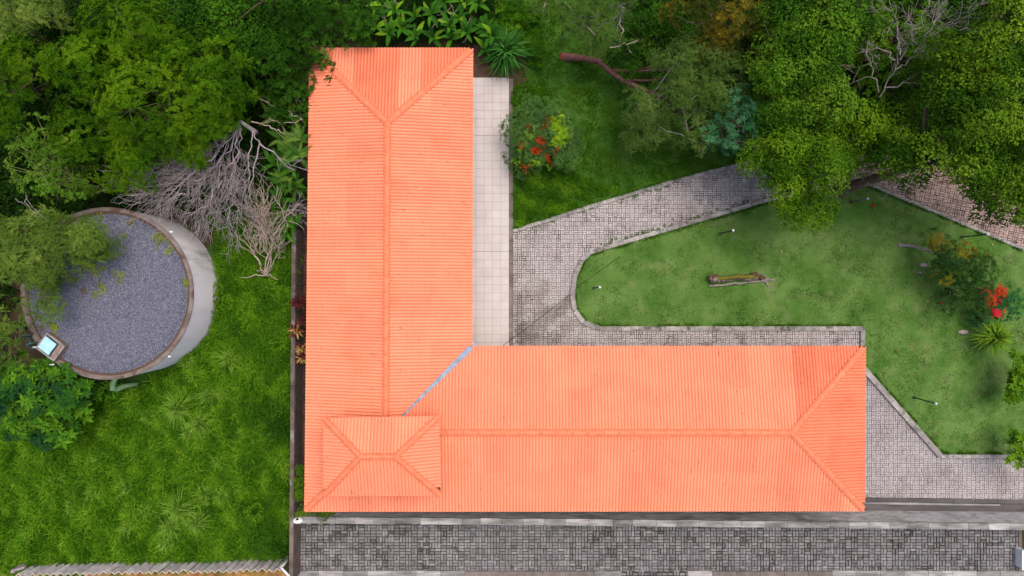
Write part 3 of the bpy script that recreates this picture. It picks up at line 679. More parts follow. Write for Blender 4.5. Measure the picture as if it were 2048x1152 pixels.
def roof_deck(polys, drop):
    mb = MB()
    for poly in polys: mb.add([p - bo - np.array([0, 0, drop]) for p in poly], [tuple(range(len(poly)))])
    return mb.mesh('roof', M['deck'])
PITCH, ROW = 0.128, 0.235
def slope(parent, poly, rise_pts, z0, seed, sheet=7, split=0.52, gapfn=None, both=True):
    """corrugated tile-pattern sheets on one roof plane; poly[0]->poly[1] is the eave"""
    rng = np.random.default_rng(seed)
    A, B = poly[0], poly[1]; u = (B - A); u[2] = 0; Le = np.linalg.norm(u); u /= Le; v = np.array([-u[1], u[0], 0])
    if (rise_pts[0] - A) @ v < 0: v = -v
    st = np.array([((p - A) @ u, (p - A) @ v) for p in poly])
    rp = [((p - A) @ u, (p - A) @ v, p[2] - z0) for p in rise_pts]
    if len(rp) == 1 or abs(rp[0][0] - rp[1][0]) < 1e-6: tr = lambda s: np.full_like(s, rp[0][1])
    else: tr = lambda s: rp[0][1] + (rp[1][1] - rp[0][1]) * (s - rp[0][0]) / (rp[1][0] - rp[0][0])
    rise = rp[0][2]
    smin, smax = st[:, 0].min(), st[:, 0].max()
    def rng_t(s):
        lo, hi = np.full(len(s), 1e9), np.full(len(s), -1e9); n = len(st)
        for i in range(n):
            (s1, t1), (s2, t2) = st[i], st[(i + 1) % n]
            if abs(s2 - s1) < 1e-9: continue
            f = (s - s1) / (s2 - s1); ok = (f >= -1e-9) & (f <= 1 + 1e-9); t = t1 + (t2 - t1) * f
            lo = np.where(ok, np.minimum(lo, t), lo); hi = np.where(ok, np.maximum(hi, t), hi)
        return lo, hi
    SEG = 6; tmax = st[:, 1].max(); tm = math.floor(tmax * split / ROW) * ROW
    nsh = int(math.ceil((smax - smin) / (PITCH * sheet)))
    for k in range(nsh):
        s0 = smin + k * PITCH * sheet; s1 = min(smax, s0 + PITCH * sheet)
        nc = max(2, int(round((s1 - s0) / PITCH * SEG)) + 1)
        S = np.linspace(s0 + 1e-5, s1 - 1e-5, nc)
        lo, hi = rng_t(S)
        w = np.abs(np.sin(PI * (S - smin) / PITCH)) ** 0.75
        if gapfn is not None: lo = lo + gapfn(S, Le)
        nose = np.where(lo < 0.02, -0.03 - 0.035 * w, 0.0)
        for (ta, tb, lift) in ((-1, tm + 0.03, 0.0), (tm, 99, 0.003)):
            a = np.maximum(lo, ta); b = np.minimum(hi, tb)
            if np.max(b - a) < 0.03 or np.mean(np.maximum(b - a, 0)) < 0.06: continue
            ok = (b - a) > 0.01; edges = np.flatnonzero(np.diff(np.concatenate([[0], ok.astype(int), [0]]))); runs = edges.reshape(-1, 2)
            if not len(runs): continue
            g0, g1 = runs[np.argmax(runs[:, 1] - runs[:, 0])]; msk = np.zeros(len(a), bool); msk[g0:g1] = True
            b = np.where(msk, np.maximum(b, a), a)
            t_lo, t_hi = a.min(), b.max(); k0, k1 = int(math.floor(t_lo / ROW + 1e-6)), int(math.ceil(t_hi / ROW))
            rows = []
            for r_ in range(k0, k1): rows += [(r_ * ROW + 1e-4, 0.0), ((r_ + 1) * ROW - 1e-4, 1.0)]
            T = np.array([x for x, _ in rows]); FR = np.array([f for _, f in rows])
            tt = np.clip(T[:, None], a[None], b[None]); fr = np.clip((tt / ROW) - np.floor(T[:, None] / ROW), 0, 1)
            te = tt - 0.016 * (1 - fr) * (fr < 0.05) + np.where(tt <= lo[None] + 1e-6, nose[None], 0)
            z = z0 + rise * tt / tr(S)[None] + 0.046 * w[None] + 0.027 * (1 - fr) + lift + 0.002 * (k % 2)
            X = A[0] + u[0] * S[None] + v[0] * te; Y = A[1] + u[1] * S[None] + v[1] * te
            V = np.stack([X - bo[0], Y - bo[1], z], -1).reshape(-1, 3)
            nr = len(T); I = np.arange(nr - 1)[:, None] * nc + np.arange(nc - 1)[None]
            Q = np.stack([I, I + 1, I + nc + 1, I + nc], -1).reshape(-1, 4)
            hgt = (tt[1:, :-1] - tt[:-1, :-1] + tt[1:, 1:] - tt[:-1, 1:]).ravel()
            Q = Q[hgt > 1e-7]
            if len(Q) < 24: continue
            cxp = A + u * (s0 + s1) / 2
            darker = (cxp[0] > P(1590, 0, Z0)[0] and abs(u[0]) > 0.9 and v[1] < 0) or seed in (6,) or (seed == 1 and k % 3 != 1)  # hip ends and right wing end take the darker sheet colour
            link('roof_sheet', make_mesh('roof_sheet', V, Q, M['roof_dark' if darker else 'roof']), parent)
    # screws in rows
    pts = []
    for f in (0.08, 0.30, 0.5, 0.72, 0.92):
        s = np.arange(smin + 0.19, smax, PITCH * 3); lo, hi = rng_t(s); t = f * tmax + rng.normal(0, 0.01, len(s))
        ok = (t > lo + 0.15) & (t < hi - 0.1) & (rng.uniform(size=len(s)) < 0.8)
        for a_, b_ in zip(s[ok], t[ok]):
            trr = float(tr(np.array([a_]))[0]); pts.append(A + u * a_ + v * b_ + np.array([0, 0, rise * b_ / trr + 0.050]))
    return pts
def caps(parent, a, b, w=0.25, L=0.62, lift=0.085, name='ridge_cap'):
    d = b - a; D = np.linalg.norm(d); n = max(1, round(D / L)); d = d / D
    side = np.cross(d, UP); side /= np.linalg.norm(side); up = np.cross(side, d)
    V = []
    for p in (a, b):
        for q in (-1, 0, 1): V.append(p + side * q * (w / 2 + 0.018) + up * (lift - 0.022 + 0.03 * (1 - abs(q))) - bo)
        for q in (-1, 0, 1): V.append(p + side * q * (w / 2 + 0.018) + up * (lift - 0.06 + 0.03 * (1 - abs(q))) - bo)
    link('ridge_shade_strip', MB().add(V, [(0, 1, 7, 6), (1, 2, 8, 7), (3, 9, 10, 4), (4, 10, 11, 5), (0, 6, 9, 3), (2, 5, 11, 8), (0, 3, 4, 1), (1, 4, 5, 2), (6, 7, 10, 9), (7, 8, 11, 10)]).mesh('ridge_shade_strip', M['ridge_shade']), parent)  # strip added under the caps; its darker colour draws their contact shade
    for i in range(n):
        p0, p1 = a + d * D * i / n, a + d * (D * (i + 1) / n + 0.05)
        V = []; th = np.linspace(-1, 1, 7)
        for p, k, l in ((p0, 1.03, 0.010), (p1, 0.98, 0.0)):
            for q in th: V.append(p + side * q * w / 2 * k + up * (lift + l + 0.055 * (1 - q * q) - 0.05) - bo)
        for p, k, l in ((p0, 1.03, 0.010), (p1, 0.98, 0.0)):
            for q in th: V.append(p + side * q * w / 2 * k + up * (lift + l + 0.055 * (1 - q * q) - 0.07) - bo)
        Fs = [(j, j + 1, 8 + j, 7 + j) for j in range(6)] + [(14 + j, 21 + j, 22 + j, 15 + j) for j in range(6)]
        Fs += [(j, 14 + j, 15 + j, j + 1) for j in range(6)] + [(0, 7, 21, 14), (6, 20, 27, 13)] + [(7 + j, 8 + j, 22 + j, 21 + j) for j in range(6)]
        link(name, MB().add(V, Fs).mesh(name, M['ridge']), parent)
def screws(parent, pts):
    mb = MB()
    for p in pts:
        p = p - bo; r_ = 0.014
        mb.add([p + (r_, 0, 0), p + (0, r_, 0), p - (r_, 0, 0), p - (0, r_, 0), p + (0, 0, 0.014)], [(0, 1, 4), (1, 2, 4), (2, 3, 4), (3, 0, 4)])
    link('screw', mb.mesh('screw', M['screw']), parent, kind='stuff')
roof = link('roof', roof_deck([(EA, EB, R1), (EG, EA, R1, R2), (EB, EC, R2, R1), (EG, R2, R3, EE), (EC, ED, R3, R2), (ED, EE, R3)], 0.03), bld)
gap = lambda S, Le: np.where(S > Le, np.clip(0.15 - 0.042 * (S - Le), 0.015, 0.25) + 0.02 * np.abs(np.sin(S * PI / PITCH)), 0.0)
gap2 = lambda S, Le: np.where(S < 0, np.clip(0.15 - 0.042 * (-S), 0.015, 0.25) + 0.02 * np.abs(np.sin(S * PI / PITCH)), 0.0)
sc = []
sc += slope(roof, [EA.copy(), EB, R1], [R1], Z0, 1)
sc += slope(roof, [EA.copy(), EG, R2, R1], [R1, R2], Z0, 2)
sc += slope(roof, [EB.copy(), EC, R2, R1], [R1, R2], Z0, 3, gapfn=gap)
sc += slope(roof, [EG.copy(), EE, R3, R2], [R2, R3], Z0, 4)
sc += slope(roof, [EC.copy(), ED, R3, R2], [R2, R3], Z0, 5, gapfn=gap2)
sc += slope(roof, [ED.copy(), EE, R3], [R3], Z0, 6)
screws(roof, sc)
for a, b in ((EA, R1), (EB, R1), (R1, R2), (R2, R3), (ED, R3), (EE, R3), (EG, R2)):
    caps(roof, a + (b - a) / np.linalg.norm(b - a) * (0.12 if abs(a[2] - Z0) < 1e-6 else 0), b)
# valley gutter
vd = R2 - EC; vd2 = vd / np.linalg.norm(vd); vs = np.cross(vd2, UP); vs /= np.linalg.norm(vs)
vg = MB(); e0 = EC - vd2 * 0.16
vg.add([e0 + vs * 0.20 + UP * 0.030 - bo, e0 - UP * 0.012 - bo, e0 - vs * 0.20 + UP * 0.030 - bo, R2 - vs * 0.24 + UP * 0.03 - bo, R2 - UP * 0.012 - bo, R2 + vs * 0.24 + UP * 0.03 - bo], [(0, 1, 4, 5), (1, 2, 3, 4)])
link('valley_gutter', vg.mesh('valley_gutter', M['bluemetal']), roof)
# raised roof over the inner corner
Z1, RI1 = 4.50, 0.50
CA, CB, CC, CD = [P(a, b, Z1) for a, b in ((648, 836), (878, 832), (881, 990), (649, 990))]
Q1, Q2 = P(721, 913, Z1 + RI1), P(791, 913, Z1 + RI1)
r2 = link('raised_roof', roof_deck([(CA, CB, Q2, Q1), (CB, CC, Q2), (CC, CD, Q1, Q2), (CD, CA, Q1)], 0.03), bld)
sc = slope(r2, [CA.copy(), CB, Q2, Q1], [Q1, Q2], Z1, 11, split=2) + slope(r2, [CB.copy(), CC, Q2], [Q2], Z1, 12, split=2)
sc += slope(r2, [CD.copy(), CC, Q2, Q1], [Q1, Q2], Z1, 13, split=2) + slope(r2, [CA.copy(), CD, Q1], [Q1], Z1, 14, split=2)
screws(r2, sc)
for a, b in ((CA, Q1), (CB, Q2), (CC, Q2), (CD, Q1), (Q1, Q2)): caps(r2, a, b, w=0.21, L=0.5)
mb = MB(); ins = 0.28; cc = [(CA[0] + ins, CA[1] - ins), (CB[0] - ins, CB[1] - ins), (CC[0] - ins, CC[1] + ins), (CD[0] + ins, CD[1] + ins)]
mb.add([(x - bo[0], y - bo[1], 2.9) for x, y in cc] + [(x - bo[0], y - bo[1], Z1 + 0.02) for x, y in cc], [(i, 4 + i, 4 + (i + 1) % 4, (i + 1) % 4) for i in range(4)])
link('clerestory_wall', mb.mesh('clerestory_wall', M['ridge']), r2)

# ------------------------------------------------------------------ round water tank
ZK = 2.55
tc = P(215, 587, ZK); kk = (H - ZK) / F; RT = 172 * kk
tank = empty('water_tank', (tc[0], tc[1], 0), 'round pale concrete water tank with a gravel covered top', 'water tank')
def ring(name, r0, r1, z0, z1, material, seg=96, parent=tank):
    V, Q = [], []
    for i in range(seg):
        a = 2 * PI * i / seg; c, s_ = math.cos(a), math.sin(a)
        V += [(r0 * c, r0 * s_, z0), (r1 * c, r1 * s_, z0), (r1 * c, r1 * s_, z1), (r0 * c, r0 * s_, z1)]
    for i in range(seg):
        a, b = i * 4, ((i + 1) % seg) * 4
        for j in range(4): Q.append((a + j, a + (j + 1) % 4, b + (j + 1) % 4, b + j)[::-1])
    return link(name, make_mesh(name, V, Q, material, smooth=False), parent)
ring('shell', RT - 0.15, RT - 0.012, 0.0, ZK - 0.03, M['concrete'])
rim = ring('rim', RT - 0.15, RT + 0.01, ZK - 0.029, ZK + 0.02, M['rim'])
ring('moss_band', RT - 0.24, RT - 0.151, ZK - 0.14, ZK - 0.045, M['moss'])
th = np.linspace(0, 2 * PI, 65)[:-1]
link('gravel_bed', make_mesh('gravel_bed', [((RT - 0.205) * math.cos(a), (RT - 0.205) * math.sin(a), ZK - 0.075) for a in th], [tuple(range(64))], M['gravelbed']), tank)
rng = np.random.default_rng(31); n = 62000
rr = np.sqrt(rng.uniform(0, 1, n)) * (RT - 0.26); aa = rng.uniform(0, 2 * PI, n)
cx, cy = rr * np.cos(aa), rr * np.sin(aa)
e = rng.uniform(0.012, 0.026, (n, 3)); e[:, 2] *= 0.8
keep = ~((rr > RT - 0.55) & (rng.uniform(size=n) < 0.55)); cx, cy, e = cx[keep], cy[keep], e[keep]; n = len(cx)
octv = np.array([(1, 0, 0), (0, 1, 0), (-1, 0, 0), (0, -1, 0), (0, 0, 1)], float)
an = rng.uniform(0, 6.28, n); V = octv[None] * e[:, None]; V = V + rng.normal(0, 0.006, V.shape)
X = V[..., 0] * np.cos(an)[:, None] - V[..., 1] * np.sin(an)[:, None]; Y = V[..., 0] * np.sin(an)[:, None] + V[..., 1] * np.cos(an)[:, None]
V = np.stack([X + cx[:, None], Y + cy[:, None], V[..., 2] + ZK - 0.07], -1).reshape(-1, 3)
Q = (np.arange(n)[:, None, None] * 5 + np.array([(0, 1, 4), (1, 2, 4), (2, 3, 4), (3, 0, 4)])[None]).reshape(-1, 3)
link('gravel', make_mesh('gravel', V, Q, M['stones'], np.repeat(np.clip(rng.normal(0.45, 0.21, n), 0, 1), 5)), tank, kind='stuff')
# small weeds rooted in the gravel near the rim
wc, wt = [], []
for (px, py, sp, nn) in ((330, 462, 12, 14), (348, 485, 12, 12), (368, 522, 8, 6), (320, 478, 8, 6), (205, 535, 25, 20), (160, 440, 22, 26), (180, 520, 16, 12), (262, 430, 16, 5), (100, 660, 10, 5), (376, 560, 8, 4), (190, 505, 20, 14)):
    for _ in range(nn):
        q = P(px + rng.normal(0, sp), py + rng.normal(0, sp), ZK)
        if np.hypot(q[0] - tc[0], q[1] - tc[1]) < RT - 0.25: wc.append(q - np.array([tc[0], tc[1], 0.05])); wt.append(rng.normal(0.5, 0.25))
wc = np.array(wc); V, T = stamp('small', wc, rng.uniform(0.07, 0.16, len(wc)), np.tile(UP, (len(wc), 1)), np.array(wt), rng)
link('rim_weeds', foliage_mesh('rim_weeds', V, T, M['L_moss']), tank, kind='stuff')
# access hatch
hp = P(108, 693, ZK) - np.array([tc[0], tc[1], 0]); ha = math.radians(-37)
hk = MB(); hk.box((0, 0, 0.02), (0.92, 0.78, 0.30), ha)
hatch = link('hatch_kerb', hk.mesh('hatch_kerb', M['curb']), tank, tuple(hp))
ed = MB()
for (dx, dy, sx_, sy_) in ((0, 0.36, 0.92, 0.06), (0, -0.36, 0.92, 0.06), (0.43, 0, 0.06, 0.66), (-0.43, 0, 0.06, 0.66)):
    c2, s2 = math.cos(ha), math.sin(ha); ed.box((dx * c2 - dy * s2, dx * s2 + dy * c2, 0.20), (sx_, sy_, 0.06), ha)
link('hatch_lip', ed.mesh('hatch_lip', M['kerb']), hatch)
lc = (-0.12 * math.cos(ha) + 0.02 * math.sin(ha), -0.12 * math.sin(ha) - 0.02 * math.cos(ha))
fr = MB(); fr.box((lc[0], lc[1], 0.19), (0.60, 0.60, 0.05), ha); link('lid_frame', fr.mesh('lid_frame', M['black']), hatch)
ld = MB(); ld.box((lc[0], lc[1], 0.235), (0.54, 0.54, 0.05), ha); link('hatch_lid', ld.mesh('hatch_lid', M['lid']), hatch)
# ladder with safety hoops at the left of the hatch
la = math.atan2(*(P(66, 680, ZK) - tc)[[1, 0]]); ldr = MB(); ca, sa = math.cos(la), math.sin(la)
def lp_(r_, s_, z): return np.array([r_ * ca - s_ * sa, r_ * sa + s_ * ca, z])
for s_ in (-0.2, 0.2): ldr.tube([lp_(RT + 0.12, s_, 0.1), lp_(RT + 0.12, s_, 1.5), lp_(RT + 0.12, s_, ZK + 0.5), lp_(RT - 0.05, s_, ZK + 0.55), lp_(RT - 0.08, s_, ZK)], 0.022, 6)
for i in range(9): ldr.tube([lp_(RT + 0.12, -0.2, 0.3 + i * 0.3), lp_(RT + 0.12, 0, 0.3 + i * 0.3), lp_(RT + 0.12, 0.2, 0.3 + i * 0.3)], 0.016, 5)
for z in (1.6, 2.35): 
    ldr.tube([lp_(RT + 0.12 + 0.42 * math.sin(t), 0.32 * math.cos(t), z) for t in np.linspace(0, PI, 9)], 0.017, 5)
link('ladder', ldr.mesh('ladder', M['teal'], smooth=True), tank)
pp = MB()
p0 = P(232, 754, 1.3) - np.array([tc[0], tc[1], 0]); p1 = P(222, 775, 1.3) - np.array([tc[0], tc[1], 0]); p2 = P(250, 772, 0.9) - np.array([tc[0], tc[1], 0])
pp.tube([p0 + (0.0, 0.5, 0), p0, p0 * 0.35 + p1 * 0.65, p1 + (0.06, -0.05, 0), p1 * 0.6 + p2 * 0.4 + (0, -0.1, 0), p2, p2 + (0.35, 0.03, -0.35)], [0.12, 0.12, 0.12, 0.13, 0.12, 0.10, 0.09], 12)
pp.tube([p0 + (-0.01, 0.03, 0), p0 + (-0.015, -0.03, 0)], 0.16, 12)
link('outlet_pipe', pp.mesh('outlet_pipe', M['pipe'], smooth=True), tank)
for (px, py) in ((343, 464), (339, 713), (107, 729), (73, 694)):
    q = P(px, py, ZK) - np.array([tc[0], tc[1], 0]); mb = MB(); mb.box((0, 0, 0.03), (0.07, 0.07, 0.09), 0.5, taper=0.7)
    mb.tube([(0, 0, 0.05), (0.05 * np.sign(q[0]), 0, 0.09), (0.10 * np.sign(q[0]), 0, 0.08)], 0.022, 6)
    link('rim_bracket', mb.mesh('rim_bracket', M['white']), tank, tuple(q))

# ------------------------------------------------------------------ folded sheet fence at the bottom left
ZF = 1.35
fa, fb = P(30, 1150, ZF), P(560, 1139, ZF)
fence = empty('sheet_fence', (*fa[:2], 0), 'zigzag grey fence of folded sheets along the ochre track', 'fence')
nf = 37; fd = (fb - fa) / nf; fw = np.linalg.norm(fd)
fm = MB(); hw, am, tk = fw * 0.47, 0.125, 0.012
prof = [(-hw, -am / 2), (0, am / 2), (hw, -am / 2)]; inner = [(-hw + 0.004, -am / 2 - tk), (0, am / 2 - tk * 1.6), (hw - 0.004, -am / 2 - tk)]
V = [(x, y, z) for z in (0.0, ZF) for x, y in prof + inner]
fm.add(V, [(0, 1, 7, 6), (1, 2, 8, 7), (3, 9, 10, 4), (4, 10, 11, 5), (0, 6, 9, 3), (2, 5, 11, 8)], mi=0)
V = [(x * 1.0, y + dy, ZF + 0.002) for dy, pr in ((0.006, prof), (-0.010, inner)) for x, y in pr]
V += [(x, y, z + 0.016) for x, y, z in V]
fm.add(V, [(6, 9, 10, 7), (7, 10, 11, 8), (0, 1, 7, 6), (1, 2, 8, 7), (3, 9, 10, 4), (4, 10, 11, 5)], mi=1)
fme = fm.mesh('folded_panel', mats=[M['sheetgrey'], M['sheetedge']])
for i in range(nf):
    p = fa + fd * (i + 0.5); o = link('folded_panel', fme, fence, (p[0] - fa[0], p[1] - fa[1] + random.gauss(0, 0.012), random.uniform(-0.03, 0.01)))
    o.rotation_euler = (random.gauss(0, 0.02), random.gauss(0, 0.012), math.atan2(fd[1], fd[0]) + random.gauss(0, 0.04))
q = P(25, 1143, 1.2); mb = MB(); mb.box((0, 0, 0.6), (0.16, 0.14, 1.2), taper=0.92); mb.tube([(0.02, 0.02, 1.21), (0.3, 0.12, 1.23), (0.55, 0.2, 1.22)], 0.055, 8)
tag(link('fence_post', mb.mesh('fence_post', M['stone']), None, (q[0], q[1], 0)), 'short weathered post with a rail stub at the left fence end', 'post')
a, b = P(562, 1135, 1.2), P(579, 1153, 1.35); mb = MB(); q = np.array([*a[:2], 0])
mb.tube([a - q, (a + b) / 2 - q, b - q], 0.045, 8); mb.tube([(0, 0, 0.0), (0.02, -0.02, 0.6), (0.0, 0.0, 1.2)], 0.035, 8)
tag(link('white_rail', mb.mesh('white_rail', M['white'], smooth=True), None, tuple(q)), 'slanting white rail where the fence meets the dark side wall', 'rail')

# white dome on the wall corner, white pillar at the right end of the street
q = P(596, 1041, ZW + 0.0); mb = MB(); V, Fs = [], []
for j in range(5):
    el = j * PI / 8; V += [(0.21 * math.cos(el) * math.cos(a), 0.13 * math.cos(el) * math.sin(a), 0.20 * math.sin(el)) for a in np.arange(14) * 2 * PI / 14]
Fs = [(j * 14 + i, j * 14 + (i + 1) % 14, (j + 1) * 14 + (i + 1) % 14, (j + 1) * 14 + i) for j in range(4) for i in range(14)] + [tuple(range(56, 70))]
mb.add(V, Fs); dome = empty('white_dome', q, 'small white rounded cover on the wall corner by the yellow shrub', 'cover')
link('shell', mb.mesh('shell', M['white'], smooth=True), dome)
mb = MB(); mb.prism([(-0.07, 0.06), (0.08, 0.07), (0.01, 0.16)], 0.10, 0.19); link('shadow_wedge', mb.mesh('shadow_wedge', M['black']), dome)  # black wedge added to draw the dark triangular shadow on the dome
q = P(2049, 1120, 0.5); mb = MB(); mb.box((0, 0, 0.24), (0.22, 0.80, 0.48)); mb.box((0, 0, 0.51), (0.26, 0.86, 0.06))
tag(link('gate_pillar', mb.mesh('gate_pillar', M['white']), None, (q[0], q[1], 0)), 'white pillar cut by the right edge beside the grey street', 'pillar')

# ------------------------------------------------------------------ garden lamps
def lamp(px, py, qx, qy, metal, label, h=None):
    b = P(px, py, ZL)
    ratio = math.hypot(qx - 1024, qy - 576) / math.hypot(px - 1024, py - 576); h = H - (H - ZL) / ratio - ZL
    t = P(qx, qy, ZL + h)
    root = empty('garden_lamp', b, label, 'lamp', 'garden lamps standing on the mown lawn')
    d = t - b
    mb = MB(); mb.tube([(0, 0, 0), (0, 0, 0.05)], 0.07, 12); link('base_plate', mb.mesh('base_plate', M['black']), root)
    mb = MB(); mb.tube([(0, 0, 0.05), d * 0.5, d * 0.93], 0.027, 8); link('post', mb.mesh('post', metal, smooth=True), root)
    mb = MB(); mb.tube([d * 0.93 + (0, 0, -0.02), d * 0.93 + (0, 0, 0.03)], [0.03, 0.05], 10); link('collar', mb.mesh('collar', metal, smooth=True), root)
    V = [(d[0] + 0.055 * math.sin(e_) * math.cos(a), d[1] + 0.055 * math.sin(e_) * math.sin(a), d[2] + 0.02 - 0.07 * math.cos(e_)) for e_ in np.linspace(0.3, PI - 0.05, 8) for a in np.arange(12) * PI / 6]
    Fs = [(j * 12 + i, j * 12 + (i + 1) % 12, (j + 1) * 12 + (i + 1) % 12, (j + 1) * 12 + i) for j in range(7) for i in range(12)] + [tuple(range(84, 96))]
    link('globe', MB().add(V, Fs).mesh('globe', M['lampglass'], smooth=True), root)
lamp(1440, 467, 1466, 461, M['black'], 'black garden lamp near the pale kerb above the mossy log')
lamp(1188, 575.8, 1199.5, 574.5, M['black'], 'short lamp near the rounded tip of the lawn')
lamp(1702, 404, 1735, 397, M['greymetal'], 'blue grey garden lamp on the dark lawn below the thick leaning trunk')
lamp(1924, 474, 1974, 468.5, M['black'], 'black garden lamp beside the brown kerb above the golden bush')
lamp(1828, 795, 1871, 807, M['black'], 'black garden lamp on the lower lawn right of the roof end')

# ------------------------------------------------------------------ mossy log, stones, stumps, fallen leaves, cable
a, b = P(1420, 560, 0.3), P(1530, 553, 0.25); root = empty('fallen_log', (*((a + b) / 2)[:2], ZL), 'mossy fallen log with pale bark lying on the mown lawn', 'log')
q = np.array([*((a + b) / 2)[:2], ZL]); rng = np.random.default_rng(5)
p = wobble(a, b, 9, 0.03, rng) - q; V, Q = tube_arrays(p, [0.13, 0.15, 0.12, 0.115, 0.12, 0.125, 0.145, 0.12, 0.06], 14); V = V + rng.normal(0, 0.014, V.shape)
link('log_trunk', make_mesh('log_trunk', V, Q, M['logbark'], smooth=True), root)
V, Q = tube_arrays(p[1:8] + np.array([0, 0.04, 0.10]), [0.07, 0.09, 0.095, 0.095, 0.10, 0.10, 0.05], 10); link('moss_cushion', make_mesh('moss_cushion', V + rng.normal(0, 0.012, V.shape), Q, M['mossylog'], smooth=True), root)
for (x, y, sz) in ((1424, 556, 0.19), (1432, 553, 0.13), (1509, 549, 0.17), (1516, 553, 0.13), (1524, 556, 0.15)):
    mb = MB(); c = P(x, y, 0.34) - q; V = [c + rng.normal(0, 1, 3) * sz * 0.1 + sz * np.array([math.cos(t) * math.cos(e_), math.sin(t) * math.cos(e_) * 0.7, math.sin(e_) * 0.6]) for e_ in (-0.7, 0.1, 0.8) for t in np.arange(7) * 0.9]
    mb.add(V, [(j * 7 + i, j * 7 + (i + 1) % 7, j * 7 + 7 + (i + 1) % 7, j * 7 + 7 + i) for j in range(2) for i in range(7)] + [tuple(range(14, 21))]); link('rotten_chunk', mb.mesh('rotten_chunk', M['logend']), root)
br = MB(); a2 = P(1419, 572, 0.2) - q; b2 = P(1530, 562, 0.22) - q; br.tube(wobble(a2, b2, 10, 0.02, rng), [0.03, 0.05, 0.035, 0.045, 0.04, 0.045, 0.035, 0.045, 0.04, 0.03], 7); link('bark_slab', br.mesh('bark_slab', M['bark_grey']), root)
br = MB(); br.tube([b2 + (-0.2, 0.05, 0), P(1540, 559, 0.18) - q, P(1552, 561, 0.14) - q], [0.09, 0.06, 0.02], 7); br.tube([P(1530, 560, 0.2) - q, P(1535, 570, 0.15) - q, P(1538, 578, 0.1) - q], [0.06, 0.04, 0.02], 6)
link('branch_stub', br.mesh('branch_stub', M['bark_grey']), root)
def boulder(px, py, rx, ry, label, material='stone', name='stone', h=0.5):
    rng = np.random.default_rng(int(px)); V = []
    for e_ in (-0.3, 0.2, 0.7, 1.2):
        V += [np.array([rx * math.cos(t) * math.cos(e_), ry * math.sin(t) * math.cos(e_), h * rx * math.sin(e_)]) * rng.uniform(0.88, 1.1) for t in np.arange(11) * 2 * PI / 11]
    mb = MB().add(V, [(j * 11 + i, j * 11 + (i + 1) % 11, j * 11 + 11 + (i + 1) % 11, j * 11 + 11 + i) for j in range(3) for i in range(11)] + [tuple(range(33, 44))])
    tag(link(name, mb.mesh(name, M[material], smooth=True), None, tuple(P(px, py, ZL))), label, name.replace('_', ' '))
boulder(1846, 530, 0.17, 0.10, 'mauve grey stone on the lawn left of the golden bush')
boulder(1840, 545, 0.08, 0.06, 'small pale stone below the mauve one on the lawn')
boulder(1926, 664, 0.24, 0.11, 'pinkish stump beside the spiky yellow green plant', 'palewood', 'stump')
fl = [(1412, 457), (1588, 484), (1562, 499), (1197, 488), (1896, 446), (1850, 601), (1866, 665), (1848, 648), (1636, 410), (1510, 425), (2000, 592), (1708, 584), (1840, 712), (1790, 700), (1985, 492), (1822, 460)]
V, T = [], []
for k in range(3):
    q_ = leaf_quads(np.zeros((1, 3)), np.array([[1, 0, 0.1]]), [0.12 + 0.03 * k], [0.06], UP[None], 0.25); T.append(make_mesh('fallen_leaf', q_.reshape(-1, 3) + (0, 0, 0.02), np.arange(4).reshape(-1, 4), M['L_litter'], np.full(4, (0.75, 0.5, 0.95)[k])))
for i, (x, y) in enumerate(fl):
    o = link('fallen_leaf', T[i % 3], None, tuple(P(x, y, ZL)), label='small dry leaf on the lawn ' + ['above the left end of the path kerb lamp', 'right of the log and above its thin end', 'above the thin end of the mossy log', 'beside the pale kerb at the lawn tip', 'left of the golden bush and its bent trunk', 'left of the red fallen leaf', 'below the red fallen leaf', 'far left of the pinkish stump', 'under the bright rounded tree', 'by the pale kerb below the path', 'beside the red bush', 'in the open middle of the lawn', 'left of the pinkish stump and below it', 'above the corner of the long roof wing', 'under the lamp by the brown kerb', 'between brown kerb and bent trunk'][i], cat='leaf', group='dry leaves fallen on the lawn'); o.rotation_euler = (0, 0, i * 2.4); o.location.z += 0.03
for i, (x, y, lb) in enumerate(((1878, 604, 'red fallen leaf on the lawn left of the red bush'), (1741, 408, 'rusty fallen leaf beside the blue grey lamp'))):
    q_ = leaf_quads(np.zeros((1, 3)), np.array([[0.8, -0.6, 0.1]]), [0.24], [0.13], UP[None], 0.25)
    link('fallen_leaf', make_mesh('fallen_leaf', q_.reshape(-1, 3) + (0, 0, 0.05), np.arange(4).reshape(-1, 4), M['L_redpetal'], np.full(4, 0.4 - 0.4 * i)), None, tuple(P(x, y, ZL)), label=lb, cat='leaf')
mb = MB(); cp = [P(x, y, z) for x, y, z in ((985, 707, 0.24), (1010, 688, 0.235), (1026, 676, 0.22), (1080, 636, 0.13), (1140, 589, 0.13), (1150, 580, 0.22), (1166, 565, 0.17), (1205, 538, 0.16), (1240, 513, 0.15))]
mb.tube(cp - cp[0], 0.010, 5); tag(link('cable', mb.mesh('cable', M['cable'], smooth=True), None, tuple(cp[0])), 'thin black cable running across terrace, paving and lawn tip', 'cable')


